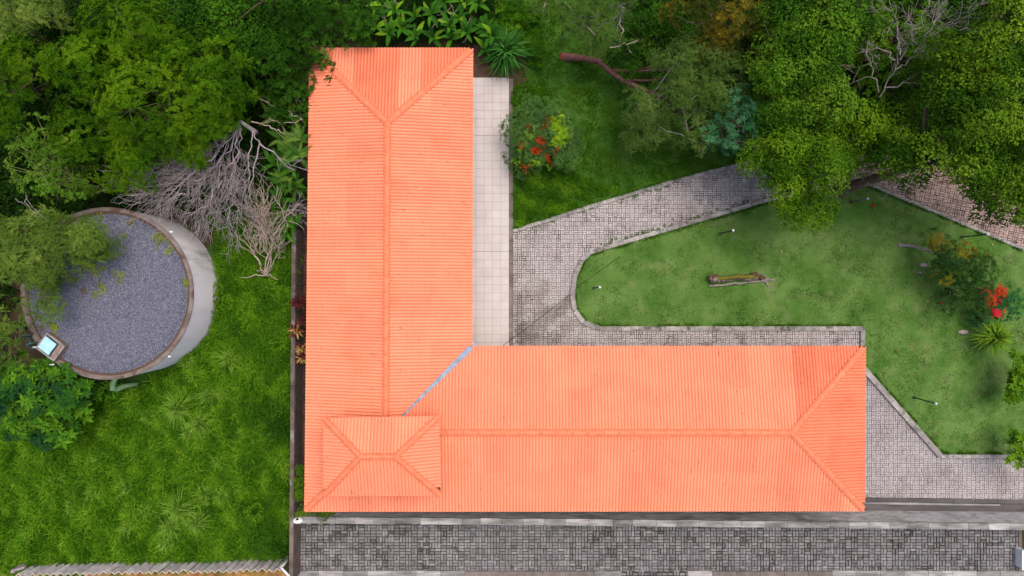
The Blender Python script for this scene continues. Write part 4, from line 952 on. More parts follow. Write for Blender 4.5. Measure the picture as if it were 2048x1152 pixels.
# ------------------------------------------------------------------ trees of the wood on the left
tree('feathery_tree', 'large feathery mid green tree filling the wood above the round tank', 'tree',
     [(320, 190, 4.6, 170, 120), (230, 130, 4.8, 100, 85), (410, 150, 4.6, 95, 85), (180, 230, 4.2, 80, 70), (300, 80, 4.9, 110, 60), (430, 235, 3.9, 75, 55), (330, 290, 3.6, 90, 45), (250, 330, 3.2, 90, 45)],
     'pinnate', M['L_acacia'], cr=0.40, sub=0.85, seed=1, base=(400, 250), trunk_r=0.2, limbs=9, twigs=24, twmat='greentwig', twz=0.5, twr=0.022, density=1.1, tint=(0.5, 0.22))
tree('twiggy_tree', 'yellow green twiggy tree with small round leaves above the tank', 'tree',
     [(105, 330, 4.3, 85, 60), (70, 280, 4.2, 60, 50), (130, 370, 4.0, 55, 35)], 'twiggy', M['L_yellow'], cr=0.5, seed=2, limbs=5, twigs=70, bark='bark', twmat='greentwig', twz=0.55, twr=0.022, base=(220, 340), density=1.3)
tree('feathery_tree', 'bright feathery tree cut by the left edge of the photo', 'tree',
     [(25, 150, 5.0, 70, 85), (45, 110, 5.2, 60, 50), (-10, 210, 4.8, 50, 50)], 'pinnate', M['L_acacia'], cr=0.40, sub=0.8, seed=3, tint=(0.5, 0.2), base=(110, 190))
tree('feathery_tree', 'pale yellowish feathery tree in the top left corner', 'tree',
     [(55, 20, 5.8, 65, 30), (20, 45, 5.4, 60, 35), (85, 0, 5.8, 45, 30)], 'feather', M['L_olive'], cr=0.38, sub=0.7, seed=4, tint=(0.62, 0.2), base=(150, 90))
tree('feathery_tree', 'olive feathery tree spreading over the gravel top of the tank', 'tree',
     [(90, 480, 4.4, 95, 55), (60, 530, 4.2, 75, 60), (160, 480, 4.1, 65, 38), (85, 590, 4.0, 45, 55), (25, 480, 4.3, 50, 70), (190, 490, 3.9, 40, 22)], 'feather', M['L_olive'], cr=0.34, sub=0.62, seed=5, base=(60, 470), density=1.45, under=0.6, tint=(0.42, 0.16))
tree('feathery_tree', 'small olive feathery tree left of the tank hatch', 'tree',
     [(12, 650, 3.6, 38, 55), (5, 720, 3.4, 40, 30)], 'feather', M['L_olive'], cr=0.34, sub=0.6, seed=6, base=(45, 650), tint=(0.36, 0.16))
tree('broad_leaved_tree', 'broad leaved tree with bright young tips below the tank hatch', 'tree',
     [(75, 800, 2.8, 90, 65), (125, 770, 2.7, 55, 45), (40, 750, 2.7, 55, 40), (90, 860, 2.5, 55, 35), (15, 820, 2.6, 50, 50), (150, 820, 2.3, 30, 30)], 'broad', M['L_broad'], cr=0.42, seed=7, base=(90, 780), tint=(0.42, 0.34), density=0.95)
tree('broad_leaved_tree', 'low leafy tree at the foot of the tank by the pale green pipe', 'tree',
     [(150, 735, 1.6, 50, 28), (190, 770, 1.2, 35, 22)], 'small', M['L_broad'], cr=0.40, seed=8, base=(160, 745), tint=(0.5, 0.2), limbs=4, twigs=10, trunk_r=0.07)
tree('dense_tree', 'dark green dense tree behind the left top corner of the roof', 'tree',
     [(590, 60, 3.6, 65, 60), (540, 110, 3.5, 55, 60), (600, 140, 3.2, 38, 50), (660, 40, 3.6, 55, 50), (720, 50, 3.4, 40, 40), (570, 180, 3.0, 40, 35)], 'whorl', M['L_dark'], cr=0.36, sub=0.7, seed=9, base=(585, 90), tint=(0.45, 0.2))
tree('dense_tree', 'fine leaved tree along the top edge between the wood and the roof', 'tree',
     [(480, 25, 4.6, 80, 45), (560, 5, 4.8, 60, 35), (410, 20, 4.6, 60, 35), (500, 80, 4.0, 45, 35)], 'small', M['L_dark'], cr=0.38, sub=0.75, seed=10, base=(500, 60), tint=(0.6, 0.2))
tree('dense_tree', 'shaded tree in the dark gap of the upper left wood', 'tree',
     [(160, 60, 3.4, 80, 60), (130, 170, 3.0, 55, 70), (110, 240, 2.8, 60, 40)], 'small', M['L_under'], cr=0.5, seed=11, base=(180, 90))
tree('overhanging_branch_tree', 'small yellowish spray of leaves lying on the roof corner', 'tree',
     [(636, 108, 3.45, 20, 12)], 'feather', M['L_olive'], cr=0.26, seed=12, base=(605, 95), limbs=3, twigs=4, trunk_r=0.05, tint=(0.5, 0.3), density=1.6)

def undergrowth(name, poly, n, z0, z1, ptype, material, r0, r1, seed, tint=(0.4, 0.2), mask=None):
    rng = np.random.default_rng(seed); q = scatter(PP(poly), n, rng)
    if mask is not None: q = q[mask(q)]
    z = z0 + (z1 - z0) * noise2(q, 2.2, seed) + rng.normal(0, 0.08, len(q))
    C = np.stack([q[:, 0], q[:, 1], np.maximum(z, 0.08)], 1)
    N = np.concatenate([rng.normal(0, 0.25, (len(q), 2)), np.ones((len(q), 1))], 1)
    ti = tint[0] + tint[1] * (noise2(q, 1.5, seed + 1) - 0.5) * 2.4 + rng.normal(0, tint[1] * 0.5, len(q))
    V, T = stamp(ptype, C, rng.uniform(r0, r1, len(q)), N, ti, rng)
    return link(name, foliage_mesh(name, V, T, material), None, kind='stuff')
tank_xy = tc[:2]
outside_tank = lambda q: np.hypot(q[:, 0] - tank_xy[0], q[:, 1] - tank_xy[1]) > RT + 0.15
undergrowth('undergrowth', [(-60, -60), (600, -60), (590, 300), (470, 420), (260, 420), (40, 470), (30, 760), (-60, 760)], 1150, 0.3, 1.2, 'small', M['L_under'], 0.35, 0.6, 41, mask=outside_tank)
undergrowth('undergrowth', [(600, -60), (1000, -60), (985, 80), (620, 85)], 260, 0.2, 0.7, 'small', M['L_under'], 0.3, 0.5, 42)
undergrowth('weeds', [(440, 400), (600, 380), (588, 740), (470, 720), (440, 600)], 420, 0.2, 0.6, 'small', M['L_weed'], 0.22, 0.42, 43, tint=(0.5, 0.25), mask=outside_tank)
undergrowth('weeds', [(430, 330), (610, 330), (600, 400), (430, 460)], 160, 0.2, 0.8, 'small', M['L_dark'], 0.3, 0.5, 44)
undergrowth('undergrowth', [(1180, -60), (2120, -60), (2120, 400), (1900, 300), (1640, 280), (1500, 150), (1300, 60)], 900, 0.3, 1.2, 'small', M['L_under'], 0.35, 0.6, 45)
undergrowth('weeds', [(1030, 330), (1120, 340), (1240, 380), (1120, 425), (1030, 452)], 330, 0.15, 0.28, 'small', M['L_weed'], 0.10, 0.22, 46, tint=(0.45, 0.3))
undergrowth('weeds', [(1030, 180), (1085, 180), (1080, 240), (1030, 240)], 110, 0.15, 0.3, 'small', M['L_weed'], 0.12, 0.26, 47, tint=(0.3, 0.2))
undergrowth('weeds', [(985, 0), (1080, 30), (1085, 150), (1040, 100), (960, 70)], 200, 0.2, 0.7, 'whorl', M['L_weed'], 0.2, 0.4, 48, tint=(0.3, 0.25))

# wild grass: thousands of long blades in drifts
rng = np.random.default_rng(50)
def grass(name, poly, n, z, L0, L1, W, material, seed, lean=(0.35, 0.95), tint=(0.42, 0.22), clump=0.5, mask=None, drift=2.2):
    rng = np.random.default_rng(seed); c = scatter(PP(poly), n // 14, rng)
    q = np.repeat(c, 14, 0) + rng.normal(0, 0.10, (len(c) * 14, 2))
    if mask is not None: q = q[mask(q)]
    big = 0.6 + 0.8 * noise2(q, 1.8, seed)
    az0 = 6.28 * noise2(q, 2.5, seed + 3) * 1.5
    az = np.where(rng.uniform(size=len(q)) < clump, az0 + rng.normal(0, 0.8, len(q)), rng.uniform(0, 6.28, len(q)))
    ti = tint[0] + tint[1] * (noise2(q, drift, seed + 1) - 0.5) * 2 + rng.normal(0, tint[1] * 0.6, len(q))
    V, Q, T = blades(q, z, rng.uniform(L0, L1, len(q)) * big, W * rng.uniform(0.7, 1.3, len(q)), rng.uniform(*lean, len(q)), az, ti)
    return link(name, make_mesh(name, V, Q, material, T), None, kind='stuff')
FIELD = [(572, 1126), (-40, 1140), (-40, 850), (130, 880), (170, 790), (300, 770), (420, 640), (440, 480), (590, 500), (585, 800)]
grass('wild_grass', FIELD, 110000, 0.02, 0.28, 0.62, 0.026, M['L_grass'], 51, tint=(0.42, 0.34), drift=1.1, mask=outside_tank)
grass('wild_grass', [(1030, 110), (1060, -40), (1220, -40), (1180, 120), (1250, 250), (1420, 330), (1180, 405), (1030, 455), (1030, 180)], 30000, ZL, 0.05, 0.11, 0.022, M['L_lawn2'], 52, tint=(0.45, 0.25))
grass('wild_grass', [(1180, 120), (1220, -40), (1500, -40), (1640, 285), (1420, 335), (1250, 250)], 16000, ZL, 0.05, 0.10, 0.022, M['L_lawn2'], 53, tint=(0.25, 0.2))
grass('lawn_grass', [(1726, 660), (1728, 735), (1885, 910), (2130, 910), (2130, 548), (2045, 502), (1880, 431), (1745, 375), (1700, 365), (1545, 400), (1205, 501), (1163, 526), (1150, 590), (1172, 644), (1202, 655)], 95000, ZL, 0.022, 0.045, 0.016, M['L_lawn'], 54, lean=(0.5, 0.97), tint=(0.42, 0.34), drift=0.75)

undergrowth('weeds', FIELD, 420, 0.15, 0.45, 'small', M['L_weed'], 0.10, 0.26, 60, tint=(0.5, 0.35), mask=lambda q: outside_tank(q) & (noise2(q, 2.6, 61) > 0.5))
undergrowth('weeds', FIELD, 160, 0.2, 0.5, 'feather', M['L_lime'], 0.16, 0.34, 62, tint=(0.4, 0.3), mask=lambda q: outside_tank(q) & (noise2(q, 2.0, 63) > 0.5))
def fringe(pts, z, n, seed, W=0.10, off=0.10):
    rng = np.random.default_rng(seed); Wp = PP(pts, z); seg = np.linalg.norm(np.diff(Wp, axis=0), axis=1); c = np.concatenate([[0], np.cumsum(seg)])
    t = rng.uniform(0, c[-1], n); q = np.stack([np.interp(t, c, Wp[:, 0]), np.interp(t, c, Wp[:, 1])], 1)
    i = np.clip(np.searchsorted(c, t) - 1, 0, len(seg) - 1); d = (Wp[i + 1] - Wp[i])[:, :2] / seg[i][:, None]; nr = np.stack([-d[:, 1], d[:, 0]], 1)
    keep = noise2(q, 0.9, seed) + rng.normal(0, 0.15, n) > 0.40; q = (q + nr * (off + rng.normal(0, 0.035, n))[:, None])[keep]; n = len(q)
    V, Q, T = blades(q, z - 0.02, rng.uniform(0.07, 0.17, n), np.full(n, 0.016), rng.uniform(0.5, 0.97, n), rng.uniform(0, 6.28, n), rng.normal(0.35, 0.25, n))
    link('kerb_grass', make_mesh('kerb_grass', V, Q, M['L_lawn2'], T), None, kind='stuff')
fringe([(1545, 397), (1205, 497)] + CURVE[1:] + [(1726, 657)], ZL, 5200, 91, off=0.13)
fringe([(1026, 462), (1190, 410), (1350, 362), (1505, 322), (1640, 286)], ZL, 4200, 92, off=0.09)
fringe([(1726, 735), (1883, 913), (2048, 913)], ZL, 2600, 93, off=0.15)
fringe([(2048, 498), (1880, 427), (1745, 371), (1700, 361)], ZL, 2600, 94, off=0.09)
rng = np.random.default_rng(97); jw = []
for pts, nn, o_ in (([(1200, 492), (1400, 434), (1540, 393)], 70, -0.02), ([(1030, 466), (1190, 414), (1350, 366)], 50, 0.03), ([(1735, 655), (1210, 661)], 12, 0.05), ([(590, 1058), (592, 1140)], 26, 0.05), ([(1745, 374), (1880, 432), (2040, 495)], 40, -0.1)):
    for _ in range(nn):
        k = rng.integers(len(pts) - 1); f_ = rng.uniform() ** 1.0; a_, b_ = np.array(pts[k]), np.array(pts[k + 1]); q = a_ + (b_ - a_) * f_ + rng.normal(0, 3.0, 2); jw.append(P(q[0], q[1], ZP))
jw = np.array(jw); V, T = stamp('small', jw, rng.uniform(0.03, 0.085, len(jw)), np.tile(UP, (len(jw), 1)), rng.normal(0.4, 0.25, len(jw)), rng)
link('joint_weeds', foliage_mesh('joint_weeds', V, T, M['L_weed']), None, kind='stuff')
tuft_scale = {'grass_tuft': 0.85}
def tuft(px, py, L, n, label, group, seed, material='L_tuft', z=0.10, name='grass_tuft', W=0.022, cat='grass tuft', lean=(0.15, 0.98), tint=(0.5, 0.22), tuftw=0.08):
    rng = np.random.default_rng(seed); b = P(px, py, z); q = rng.normal(0, tuftw, (n, 2)); L = L * tuft_scale.get(name, 1.0); n = len(q)
    V, Q, T = blades(q, 0.0, L * rng.uniform(0.7, 1.15, n), W * rng.uniform(0.8, 1.2, n), rng.uniform(*lean, n), rng.uniform(0, 6.28, n), rng.normal(*tint, n))
    return link(name, make_mesh(name, V, Q, M[material], T), None, tuple(b), label=label, cat=cat, group=group)
tg = 'tufts of tall grass in the wild field'
for i, (x, y, L, n, lb) in enumerate([
    (368, 812, 1.30, 210, 'widest starry grass tuft in the upper part of the wild field'), (408, 845, 1.05, 150, 'pale grass tuft just below the widest upper one'), (385, 865, 0.8, 90, None),
    (370, 1008, 1.30, 210, 'widest starry grass tuft in the lower part of the wild field'), (405, 1040, 1.05, 150, 'pale grass tuft just below the widest lower one'), (350, 1050, 0.95, 130, 'grass tuft left of the lower pale pair'),
    (340, 1080, 0.8, 90, None), (300, 830, 0.7, 70, None), (300, 1020, 0.7, 70, None), (420, 790, 0.8, 90, None), (455, 785, 0.75, 80, None), (415, 985, 0.8, 90, None), (450, 990, 0.7, 80, None),
    (470, 712, 1.0, 150, 'pale grass tuft near the right foot of the round tank'), (545, 575, 0.85, 110, 'grass tuft below the bundle of uprooted dead twigs'), (500, 690, 0.7, 80, None), (380, 715, 0.9, 110, 'dark grass tuft at the lower right foot of the tank wall'),
    (262, 972, 0.7, 70, None), (205, 915, 0.65, 60, None), (260, 1050, 0.7, 80, None), (120, 960, 0.6, 60, None), (150, 1010, 0.6, 60, None), (440, 920, 0.6, 60, None), (60, 1060, 0.6, 60, None), (190, 985, 0.6, 60, None)]):
    tuft(x, y, L, int(n * 1.35), lb or 'small grass tuft %s' % {6: 'under the left side of the lower wide starry tuft', 7: 'left of the upper wide starry tuft', 8: 'left of the lower wide starry tuft', 9: 'right of the upper wide starry tuft', 10: 'right of the upper wide tuft toward the wall shrub', 11: 'right of the lower wide starry tuft', 12: 'right of the lower wide tuft toward the wall shrub', 15: 'above the upper wide tuft near the tank', 17: 'left of the lower wide tuft in open field', 18: 'below the broad leaved tree toward the field centre', 19: 'midway between lower wide tuft and zigzag fence', 20: 'nearest below the tips of the broad leaved tree', 21: 'in the open left part of the field', 22: 'between the upper and lower wide tufts near the wall', 23: 'close to the left end of the zigzag fence', 24: 'right of the open left part of the field'}.get(i, 'standing out of the wild field'), tg, 600 + i)
for i, (x, y, rx, ry, lb) in enumerate([(512, 815, 38, 38, 'bushy green shrub in the field beside the dark side wall, upper one'), (545, 850, 26, 45, 'bluish shrub leaning on the dark side wall, upper one'),
    (515, 1035, 38, 38, 'bushy green shrub in the field beside the dark side wall, lower one'), (535, 1085, 38, 38, 'bluish shrub by the lower end of the dark side wall'), (553, 715, 18, 26, 'small bright shrub by the dark side wall below the dead twigs')]):
    tree('field_shrub', lb, 'shrub', [(x, y, 0.95, rx, ry)], 'tiny', M['L_dark'] if 'bluish' in lb else M['L_weed'], cr=0.32, seed=70 + i, limbs=2, twigs=0, under=1.0, trunk_r=0.04, tint=(0.55, 0.22) if 'bluish' in lb else (0.35, 0.22))

# ------------------------------------------------------------------ dead wood on the left
def dead_tree(name, label, base, mains, material, seed, spread=0.5, steps=3, kids=(5, 5, 4), r0=0.05, droop=-0.03, twig_len=0.55, group=None, part='limb', rmin=0.013, trunk=None):
    """mains: (start px,py,z) -> (end px,py,z) boughs; twigs split off towards the tip"""
    rng = np.random.default_rng(seed); b = np.asarray(base); root = empty(name, b, label, 'dead tree', group); tw = []
    if trunk is not None:
        V, Q = tube_arrays(np.asarray(trunk) - b, np.linspace(0.13, 0.07, len(trunk)), 8); link('trunk', make_mesh('trunk', V, Q, M[material], smooth=True), root)
    def sprout(p, d, L, r, lvl):
        n = 5; pts = [p]; dd = d.copy()
        for i in range(n):
            dd = dd + rng.normal(0, 0.20, 3) * (1, 1, 0.5) + (0, 0, droop); dd /= np.linalg.norm(dd); pts.append(pts[-1] + dd * L / n)
        tw.append((np.array(pts) - b, np.linspace(r, max(rmin * 0.7, r * 0.55), n + 1)))
        if lvl < steps:
            for _ in range(kids[min(lvl, len(kids) - 1)]):
                i = rng.integers(1, n + 1); nd = d + rng.normal(0, spread, 3) * (1, 1, 0.5); nd /= np.linalg.norm(nd)
                sprout(pts[i], nd, L * rng.uniform(0.55, 0.85), max(rmin, r * 0.62), lvl + 1)
    for (a, e_, kn) in mains:
        a, e_ = P(*a), P(*e_); p = wobble(a, e_, 8, 0.07 * kn if kn else 0.05, rng)
        rr = np.linspace(r0, r0 * 0.5, 8); V, Q = tube_arrays(p - b, rr, 6); link(part, make_mesh(part, V, Q, M[material], smooth=True), root)
        d = (e_ - a) / np.linalg.norm(e_ - a); Lm = np.linalg.norm(e_ - a)
        for _ in range(int(kn * 3)):
            i = rng.integers(3, 8); nd = d + rng.normal(0, spread, 3) * (1, 1, 0.4); nd /= np.linalg.norm(nd)
            sprout(p[i], nd, min(twig_len * rng.uniform(0.8, 1.6), Lm * 0.7), r0 * 0.42, 1 if kn > 1 else 2)
    if tw: link('twig', tubes_mesh('twig', tw, M[material], 3), root, kind='stuff')
    return root
A0 = (478, 245, 3.4); A1 = (505, 262, 3.3)
dead_tree('dead_tree', 'grey dead tree drooping its leafless twigs over the edge of the tank', P(508, 262, 0.0),
    [(A0, (420, 310, 3.2), 2), (A0, (395, 325, 3.2), 3), (A0, (370, 340, 3.1), 3), (A0, (350, 365, 3.1), 3), (A0, (400, 370, 3.0), 3), (A0, (425, 385, 2.9), 3), (A0, (445, 375, 2.9), 2.5), (A0, (460, 370, 2.9), 2.5), ((440, 290, 3.2), (330, 345, 3.1), 3),
     ((455, 280, 3.3), (340, 390, 3.0), 3), (A0, (470, 330, 3.1), 1.5), (A1, (498, 330, 3.0), 1), ((498, 330, 3.0), (488, 385, 2.8), 1.5), (A1, (520, 288, 3.2), 0.5), ((520, 288, 3.2), (590, 340, 3.0), 1), ((520, 285, 3.2), (497, 380, 2.8), 1), ((470, 245, 3.4), (375, 275, 3.4), 1.2), ((375, 275, 3.4), (325, 288, 3.3), 1.5), ((480, 240, 3.4), (478, 290, 3.2), 1), ((410, 350, 3.0), (300, 365, 3.0), 3), ((430, 350, 3.0), (330, 405, 2.9), 3), ((445, 360, 3.0), (395, 430, 2.8), 2.5), ((470, 350, 2.9), (455, 440, 2.6), 2)],
    'deadwood', 81, spread=0.40, r0=0.030, rmin=0.0065, kids=(4, 4, 3), twig_len=0.85, trunk=[P(508, 262, 0.0), P(512, 265, 1.5), P(508, 262, 3.0), P(480, 242, 3.5)])
dead_tree('dead_tree', 'pale dead bush uprooted with its tangled twigs hanging over the weeds', P(532, 552, 0.25),
    [((532, 550, 1.0), (505, 500, 1.6), 0.8), ((532, 550, 1.0), (520, 470, 1.7), 2.4), ((533, 550, 1.0), (538, 465, 1.8), 2.6), ((534, 550, 1.0), (543, 500, 1.8), 1.6), ((520, 530, 1.3), (500, 485, 1.6), 1.2), ((530, 545, 1.1), (530, 450, 1.8), 2.6), ((520, 480, 1.7), (510, 430, 1.9), 2.2), ((535, 480, 1.7), (530, 420, 1.9), 2.2),
     ((532, 550, 1.0), (560, 560, 0.6), 0), ((532, 550, 1.0), (482, 556, 0.7), 0), ((532, 550, 1.0), (512, 540, 0.9), 0), ((545, 470, 1.8), (590, 415, 2.0), 0.7), ((532, 550, 1.0), (548, 520, 1.5), 1.2)],
    'palewood', 82, spread=0.36, r0=0.030, rmin=0.011, kids=(3, 3, 2), twig_len=0.7)
dead_tree('dead_branch', 'thin pale dead branch reaching the left edge of the roof', P(522, 200, 1.8),
    [((518, 195, 2.8), (545, 212, 3.0), 0), ((545, 212, 3.0), (575, 222, 3.1), 0.4), ((575, 222, 3.1), (605, 240, 3.2), 0.6), ((540, 238, 2.8), (565, 248, 3.0), 0.5), ((502, 243, 3.2), (540, 252, 3.0), 0.4), ((540, 252, 3.0), (570, 270, 2.9), 0.7)], 'palewood', 83, r0=0.03, kids=(2, 1))
dead_tree('dead_branch', 'tangle of thin dead twigs against the roof edge below the ferns', P(585, 415, 0.9),
    [((575, 420, 1.5), (600, 415, 1.8), 1.5), ((575, 420, 1.5), (606, 432, 1.7), 1.5), ((560, 440, 1.4), (600, 405, 1.8), 1), ((545, 412, 1.4), (580, 425, 1.5), 0.4)], 'deadwood', 84, r0=0.02, kids=(2, 2), twig_len=0.4)
dead_tree('dead_branch', 'thin grey dead twigs poking out beside the tank top left', P(60, 440, 2.6),
    [((95, 440, 3.6), (60, 415, 3.7), 1), ((95, 440, 3.6), (75, 430, 3.7), 1), ((80, 420, 3.7), (45, 440, 3.6), 0.8)], 'deadwood', 85, r0=0.018, kids=(2, 1), twig_len=0.4)

# ------------------------------------------------------------------ plants with large single leaves
def big_leaf(name, L, W, arch, material, t, n=7, fold=0.18):
    x = np.linspace(0, 1, n); w = W / 2 * np.sin(PI * np.clip(x * 0.93 + 0.07, 0, 1)) ** 0.75
    V = []
    for a, b in zip(x, w):
        z = arch * L * (a - 1.25 * a * a); V += [(a * L, -b, z + fold * b), (a * L, 0, z), (a * L, b, z + fold * b)]
    Fs = [(i * 3 + j, i * 3 + 3 + j, i * 3 + 4 + j, i * 3 + 1 + j) for i in range(n - 1) for j in range(2)]
    return make_mesh(name, V, Fs, material, np.full(len(V), t))
def leafy_plant(name, label, cat, loc, meshes, n, el, seed, group=None, stem=0.0, scale=(0.8, 1.15), leafname='leaf', stem_mat='L_banana', z_up=0.0):
    rng = np.random.default_rng(seed); root = empty(name, loc, label, cat, group)
    if stem:
        mb = MB(); mb.tube([(0, 0, 0), (0.02, 0.01, stem / 2), (0, 0, stem)], [0.05, 0.04, 0.03], 6); link('stem', mb.mesh('stem', M[stem_mat], smooth=True), root)
    a0 = rng.uniform(0, 6.28)
    for i in range(n):
        o = link(leafname, meshes[rng.integers(len(meshes))], root, (0, 0, stem + z_up * i / n))
        o.rotation_euler = (rng.normal(0, 0.25), -rng.uniform(*el), a0 + i * 2.39996 + rng.normal(0, 0.15)); o.scale = (rng.uniform(*scale),) * 3
    return root
pad = [big_leaf('leaf', 0.72, 0.19, 0.5, M['L_banana'], t) for t in (0.0, 0.15, 0.25, 0.35, 0.5, 0.9)]
spots = [(768, 20), (760, 70), (790, 85), (835, 45), (838, 88), (800, 45), (870, 85), (890, 20), (905, 75), (920, 45), (935, 80), (870, 50), (955, 60), (975, 75), (960, 30), (760, 40), (905, 92), (850, 10), (930, 15), (810, 70), (985, 92), (970, 105)]
for i, (x, y) in enumerate(spots):
    leafy_plant('paddle_leaf_plant', 'paddle leaved green plant in the bed behind the far roof end', 'plant', P(x, y, 0.2), pad, 6 + i % 3, (0.25, 1.15), 900 + i, 'paddle leaved plants behind the far roof end', stem=0.5 + 0.35 * (i % 3))
dead_tree('dry_stalks', 'dry brown stalks among the paddle leaved plants behind the roof', P(880, 50, 0.1), [((850, 70, 0.8), (905, 10, 1.0), 0.6), ((905, 75, 0.7), (890, 30, 0.9), 1.2), ((925, 85, 0.6), (935, 60, 0.8), 1.5), ((780, 80, 0.6), (770, 40, 0.8), 1.2), ((800, 30, 0.6), (790, 5, 0.8), 1)], 'palewood', 86, r0=0.02, kids=(3, 2), twig_len=0.4)
frond_m = []
for k, t in enumerate((0.15, 0.4, 0.7)):
    tt = np.linspace(0.08, 1, 15); V, Fs = [], []
    for a in tt:
        z = 0.35 * (a - 1.1 * a * a); w = 0.13 * math.sin(PI * min(1, 0.15 + 0.83 * a))
        for s_ in (-1, 1):
            o = len(V); V += [(a * 0.9 - 0.02, 0, z), (a * 0.9 + 0.02, s_ * w * 0.5, z + 0.01), (a * 0.9 + 0.06, s_ * w, z - 0.02), (a * 0.9 + 0.03, 0, z)]; Fs.append((o, o + 1, o + 2, o + 3))
    frond_m.append(make_mesh('frond', V, Fs, M['L_fern'], np.full(len(V), t)))
for i, (x, y, z, n) in enumerate([(572, 212, 2.2, 9), (590, 205, 2.4, 9), (608, 200, 2.6, 7), (575, 285, 2.2, 9), (596, 300, 2.5, 11), (612, 285, 2.7, 9), (608, 318, 2.7, 9), (585, 325, 2.0, 8), (580, 368, 1.6, 8), (600, 380, 1.5, 8), (590, 360, 1.8, 7), (590, 440, 1.2, 7), (560, 245, 2.0, 7)]):
    leafy_plant('fern', 'light green fern crowding the left eave of the roof', 'fern', P(x, y, z - 0.6), frond_m, n, (0.2, 1.2), 930 + i, 'ferns along the left eave', stem=0.6, leafname='frond', stem_mat='bark', scale=(0.7, 1.1))
for i, (x, y, z) in enumerate([(607, 250, 2.4), (575, 360, 1.6), (600, 375, 1.7), (575, 405, 1.4), (585, 470, 1.3), (560, 335, 1.7), (598, 345, 2.0), (600, 455, 1.4)]):
    leafy_plant('paddle_leaf_plant', 'paddle leaved plant squeezed between weeds and the left eave', 'plant', P(x, y, z - 0.7), pad[:5], 4, (0.1, 0.8), 950 + i, 'paddle leaved plants along the left eave', stem=0.7)
brl = [big_leaf('leaf', 0.42, 0.085, 0.35, M['L_bromel'], t, n=5) for t in (0.1, 0.35, 0.55, 0.8, 1.0)]
for i, (x, y, lb, sc_) in enumerate([(599, 605, 'dark red bromeliad topmost on the side wall by the eave', 1.0), (592, 660, 'red and straw coloured bromeliad rosette standing out on the side wall', 1.05), (605, 698, 'half hidden red bromeliad just below the straw coloured rosette', 0.85), (604, 715, 'lowest reddish bromeliad under the left eave', 0.8), (603, 640, 'small very dark bromeliad between the two larger rosettes', 0.7)]):
    leafy_plant('bromeliad', lb, 'bromeliad', P(x, y, 1.2), brl[:3] if i in (0, 4) else brl, 26, (0.1, 1.2), 970 + i, None, scale=(0.75 * sc_, 1.1 * sc_), z_up=0.08)
    link('pedestal', MB().tube([(0, 0, -1.17), (0, 0, -0.5), (0, 0, 0.0)], [0.10, 0.06, 0.07], 7).mesh('pedestal', M['bark']), bpy.context.scene.objects['bromeliad' if i == 0 else 'bromeliad.%03d' % i])
for i, (x, y, rx, ry, lb, tv) in enumerate([(603, 945, 8, 14, 'upper variegated shrub between the side wall and the roof', 0.55), (600, 985, 11, 18, 'dark green variegated shrub beside the roof corner', 0.35), (606, 1030, 11, 11, 'bright yellow green shrub at the roof corner above the street', 0.95), (597, 965, 7, 9, 'yellowish shrub tuft next to the side wall near the roof corner', 0.75), (652, 1027, 9, 4, 'low yellow shrub peeping out under the front eave', 0.75), (640, 1026, 6, 4, 'tiny green shrub under the front eave near the corner', 0.5)]):
    tree('corner_shrub', lb, 'shrub', [(x, y, 1.5, rx, ry)], 'small', M['L_lime'], cr=0.20, seed=110 + i, limbs=3, twigs=3, trunk_r=0.025, tint=(tv * 0.75, 0.2), density=1.4, under=0.8)

# ------------------------------------------------------------------ trees and shrubs on the right
tree('leaning_tree', 'grey green feathery tree on a leaning reddish trunk across the upper lawn', 'tree',
     [(1390, 130, 3.6, 75, 60), (1430, 180, 3.4, 60, 55), (1390, 225, 3.2, 60, 40), (1290, 215, 2.9, 30, 24), (1275, 250, 2.7, 26, 30), (1345, 185, 3.2, 42, 28), (1310, 245, 2.8, 26, 20), (1440, 120, 3.7, 50, 45), (1380, 290, 2.6, 30, 20), (1350, 110, 3.5, 40, 30)],
     'feather', M['L_wattle'], cr=0.33, sub=0.62, seed=21, bark='bark_red', trunk_r=0.15, limbs=6, twigs=30, twmat='bark_grey', twz=0.4, twr=0.022, density=1.25, under=0.4, tint=(0.5, 0.2),
     trunk_pts=[P(1126, 114, 0.1), P(1165, 116, 0.5), P(1200, 124, 0.9), P(1216, 140, 1.2), P(1245, 160, 1.6), P(1300, 185, 2.1), P(1370, 215, 2.5)], base=(1126, 114), base_z=0.1)
tree('feathery_tree', 'dull green feathery tree along the top edge above the leaning trunk', 'tree',
     [(1170, 40, 3.8, 65, 45), (1110, 10, 3.9, 45, 30), (1215, 75, 3.5, 35, 25), (1190, 80, 3.4, 30, 20), (1230, 10, 4.0, 50, 30)], 'feather', M['L_wattle'], cr=0.36, seed=22, base=(1238, 66), bark='bark_grey', tint=(0.34, 0.14), density=1.25, under=0.3, twigs=10, limbs=4, twr=0.02,
     trunk_pts=[P(1234, 68, 0.0), P(1236, 62, 1.0), P(1240, 45, 2.0), P(1246, 18, 3.0), P(1230, 8, 3.4)])
tree('dense_tree', 'shaded green tree under the feathery ones at the top of the lawn', 'tree',
     [(1300, 80, 2.4, 60, 45), (1260, 120, 2.0, 45, 30), (1330, 110, 2.2, 40, 40), (1290, 30, 2.8, 50, 40), (1350, 50, 2.6, 40, 40)], 'small', M['L_round'], cr=0.36, seed=23, base=(1290, 90), tint=(0.15, 0.16), density=0.8)
tree('browning_tree', 'yellow brown tree at the top edge between green trees', 'tree',
     [(1480, 40, 4.4, 60, 50), (1400, 12, 4.6, 55, 25), (1450, 80, 4.0, 35, 28), (1520, 50, 4.2, 35, 30)], 'whorl', M['L_brown'], cr=0.36, sub=0.7, seed=24, base=(1430, 90), tint=(0.5, 0.3))
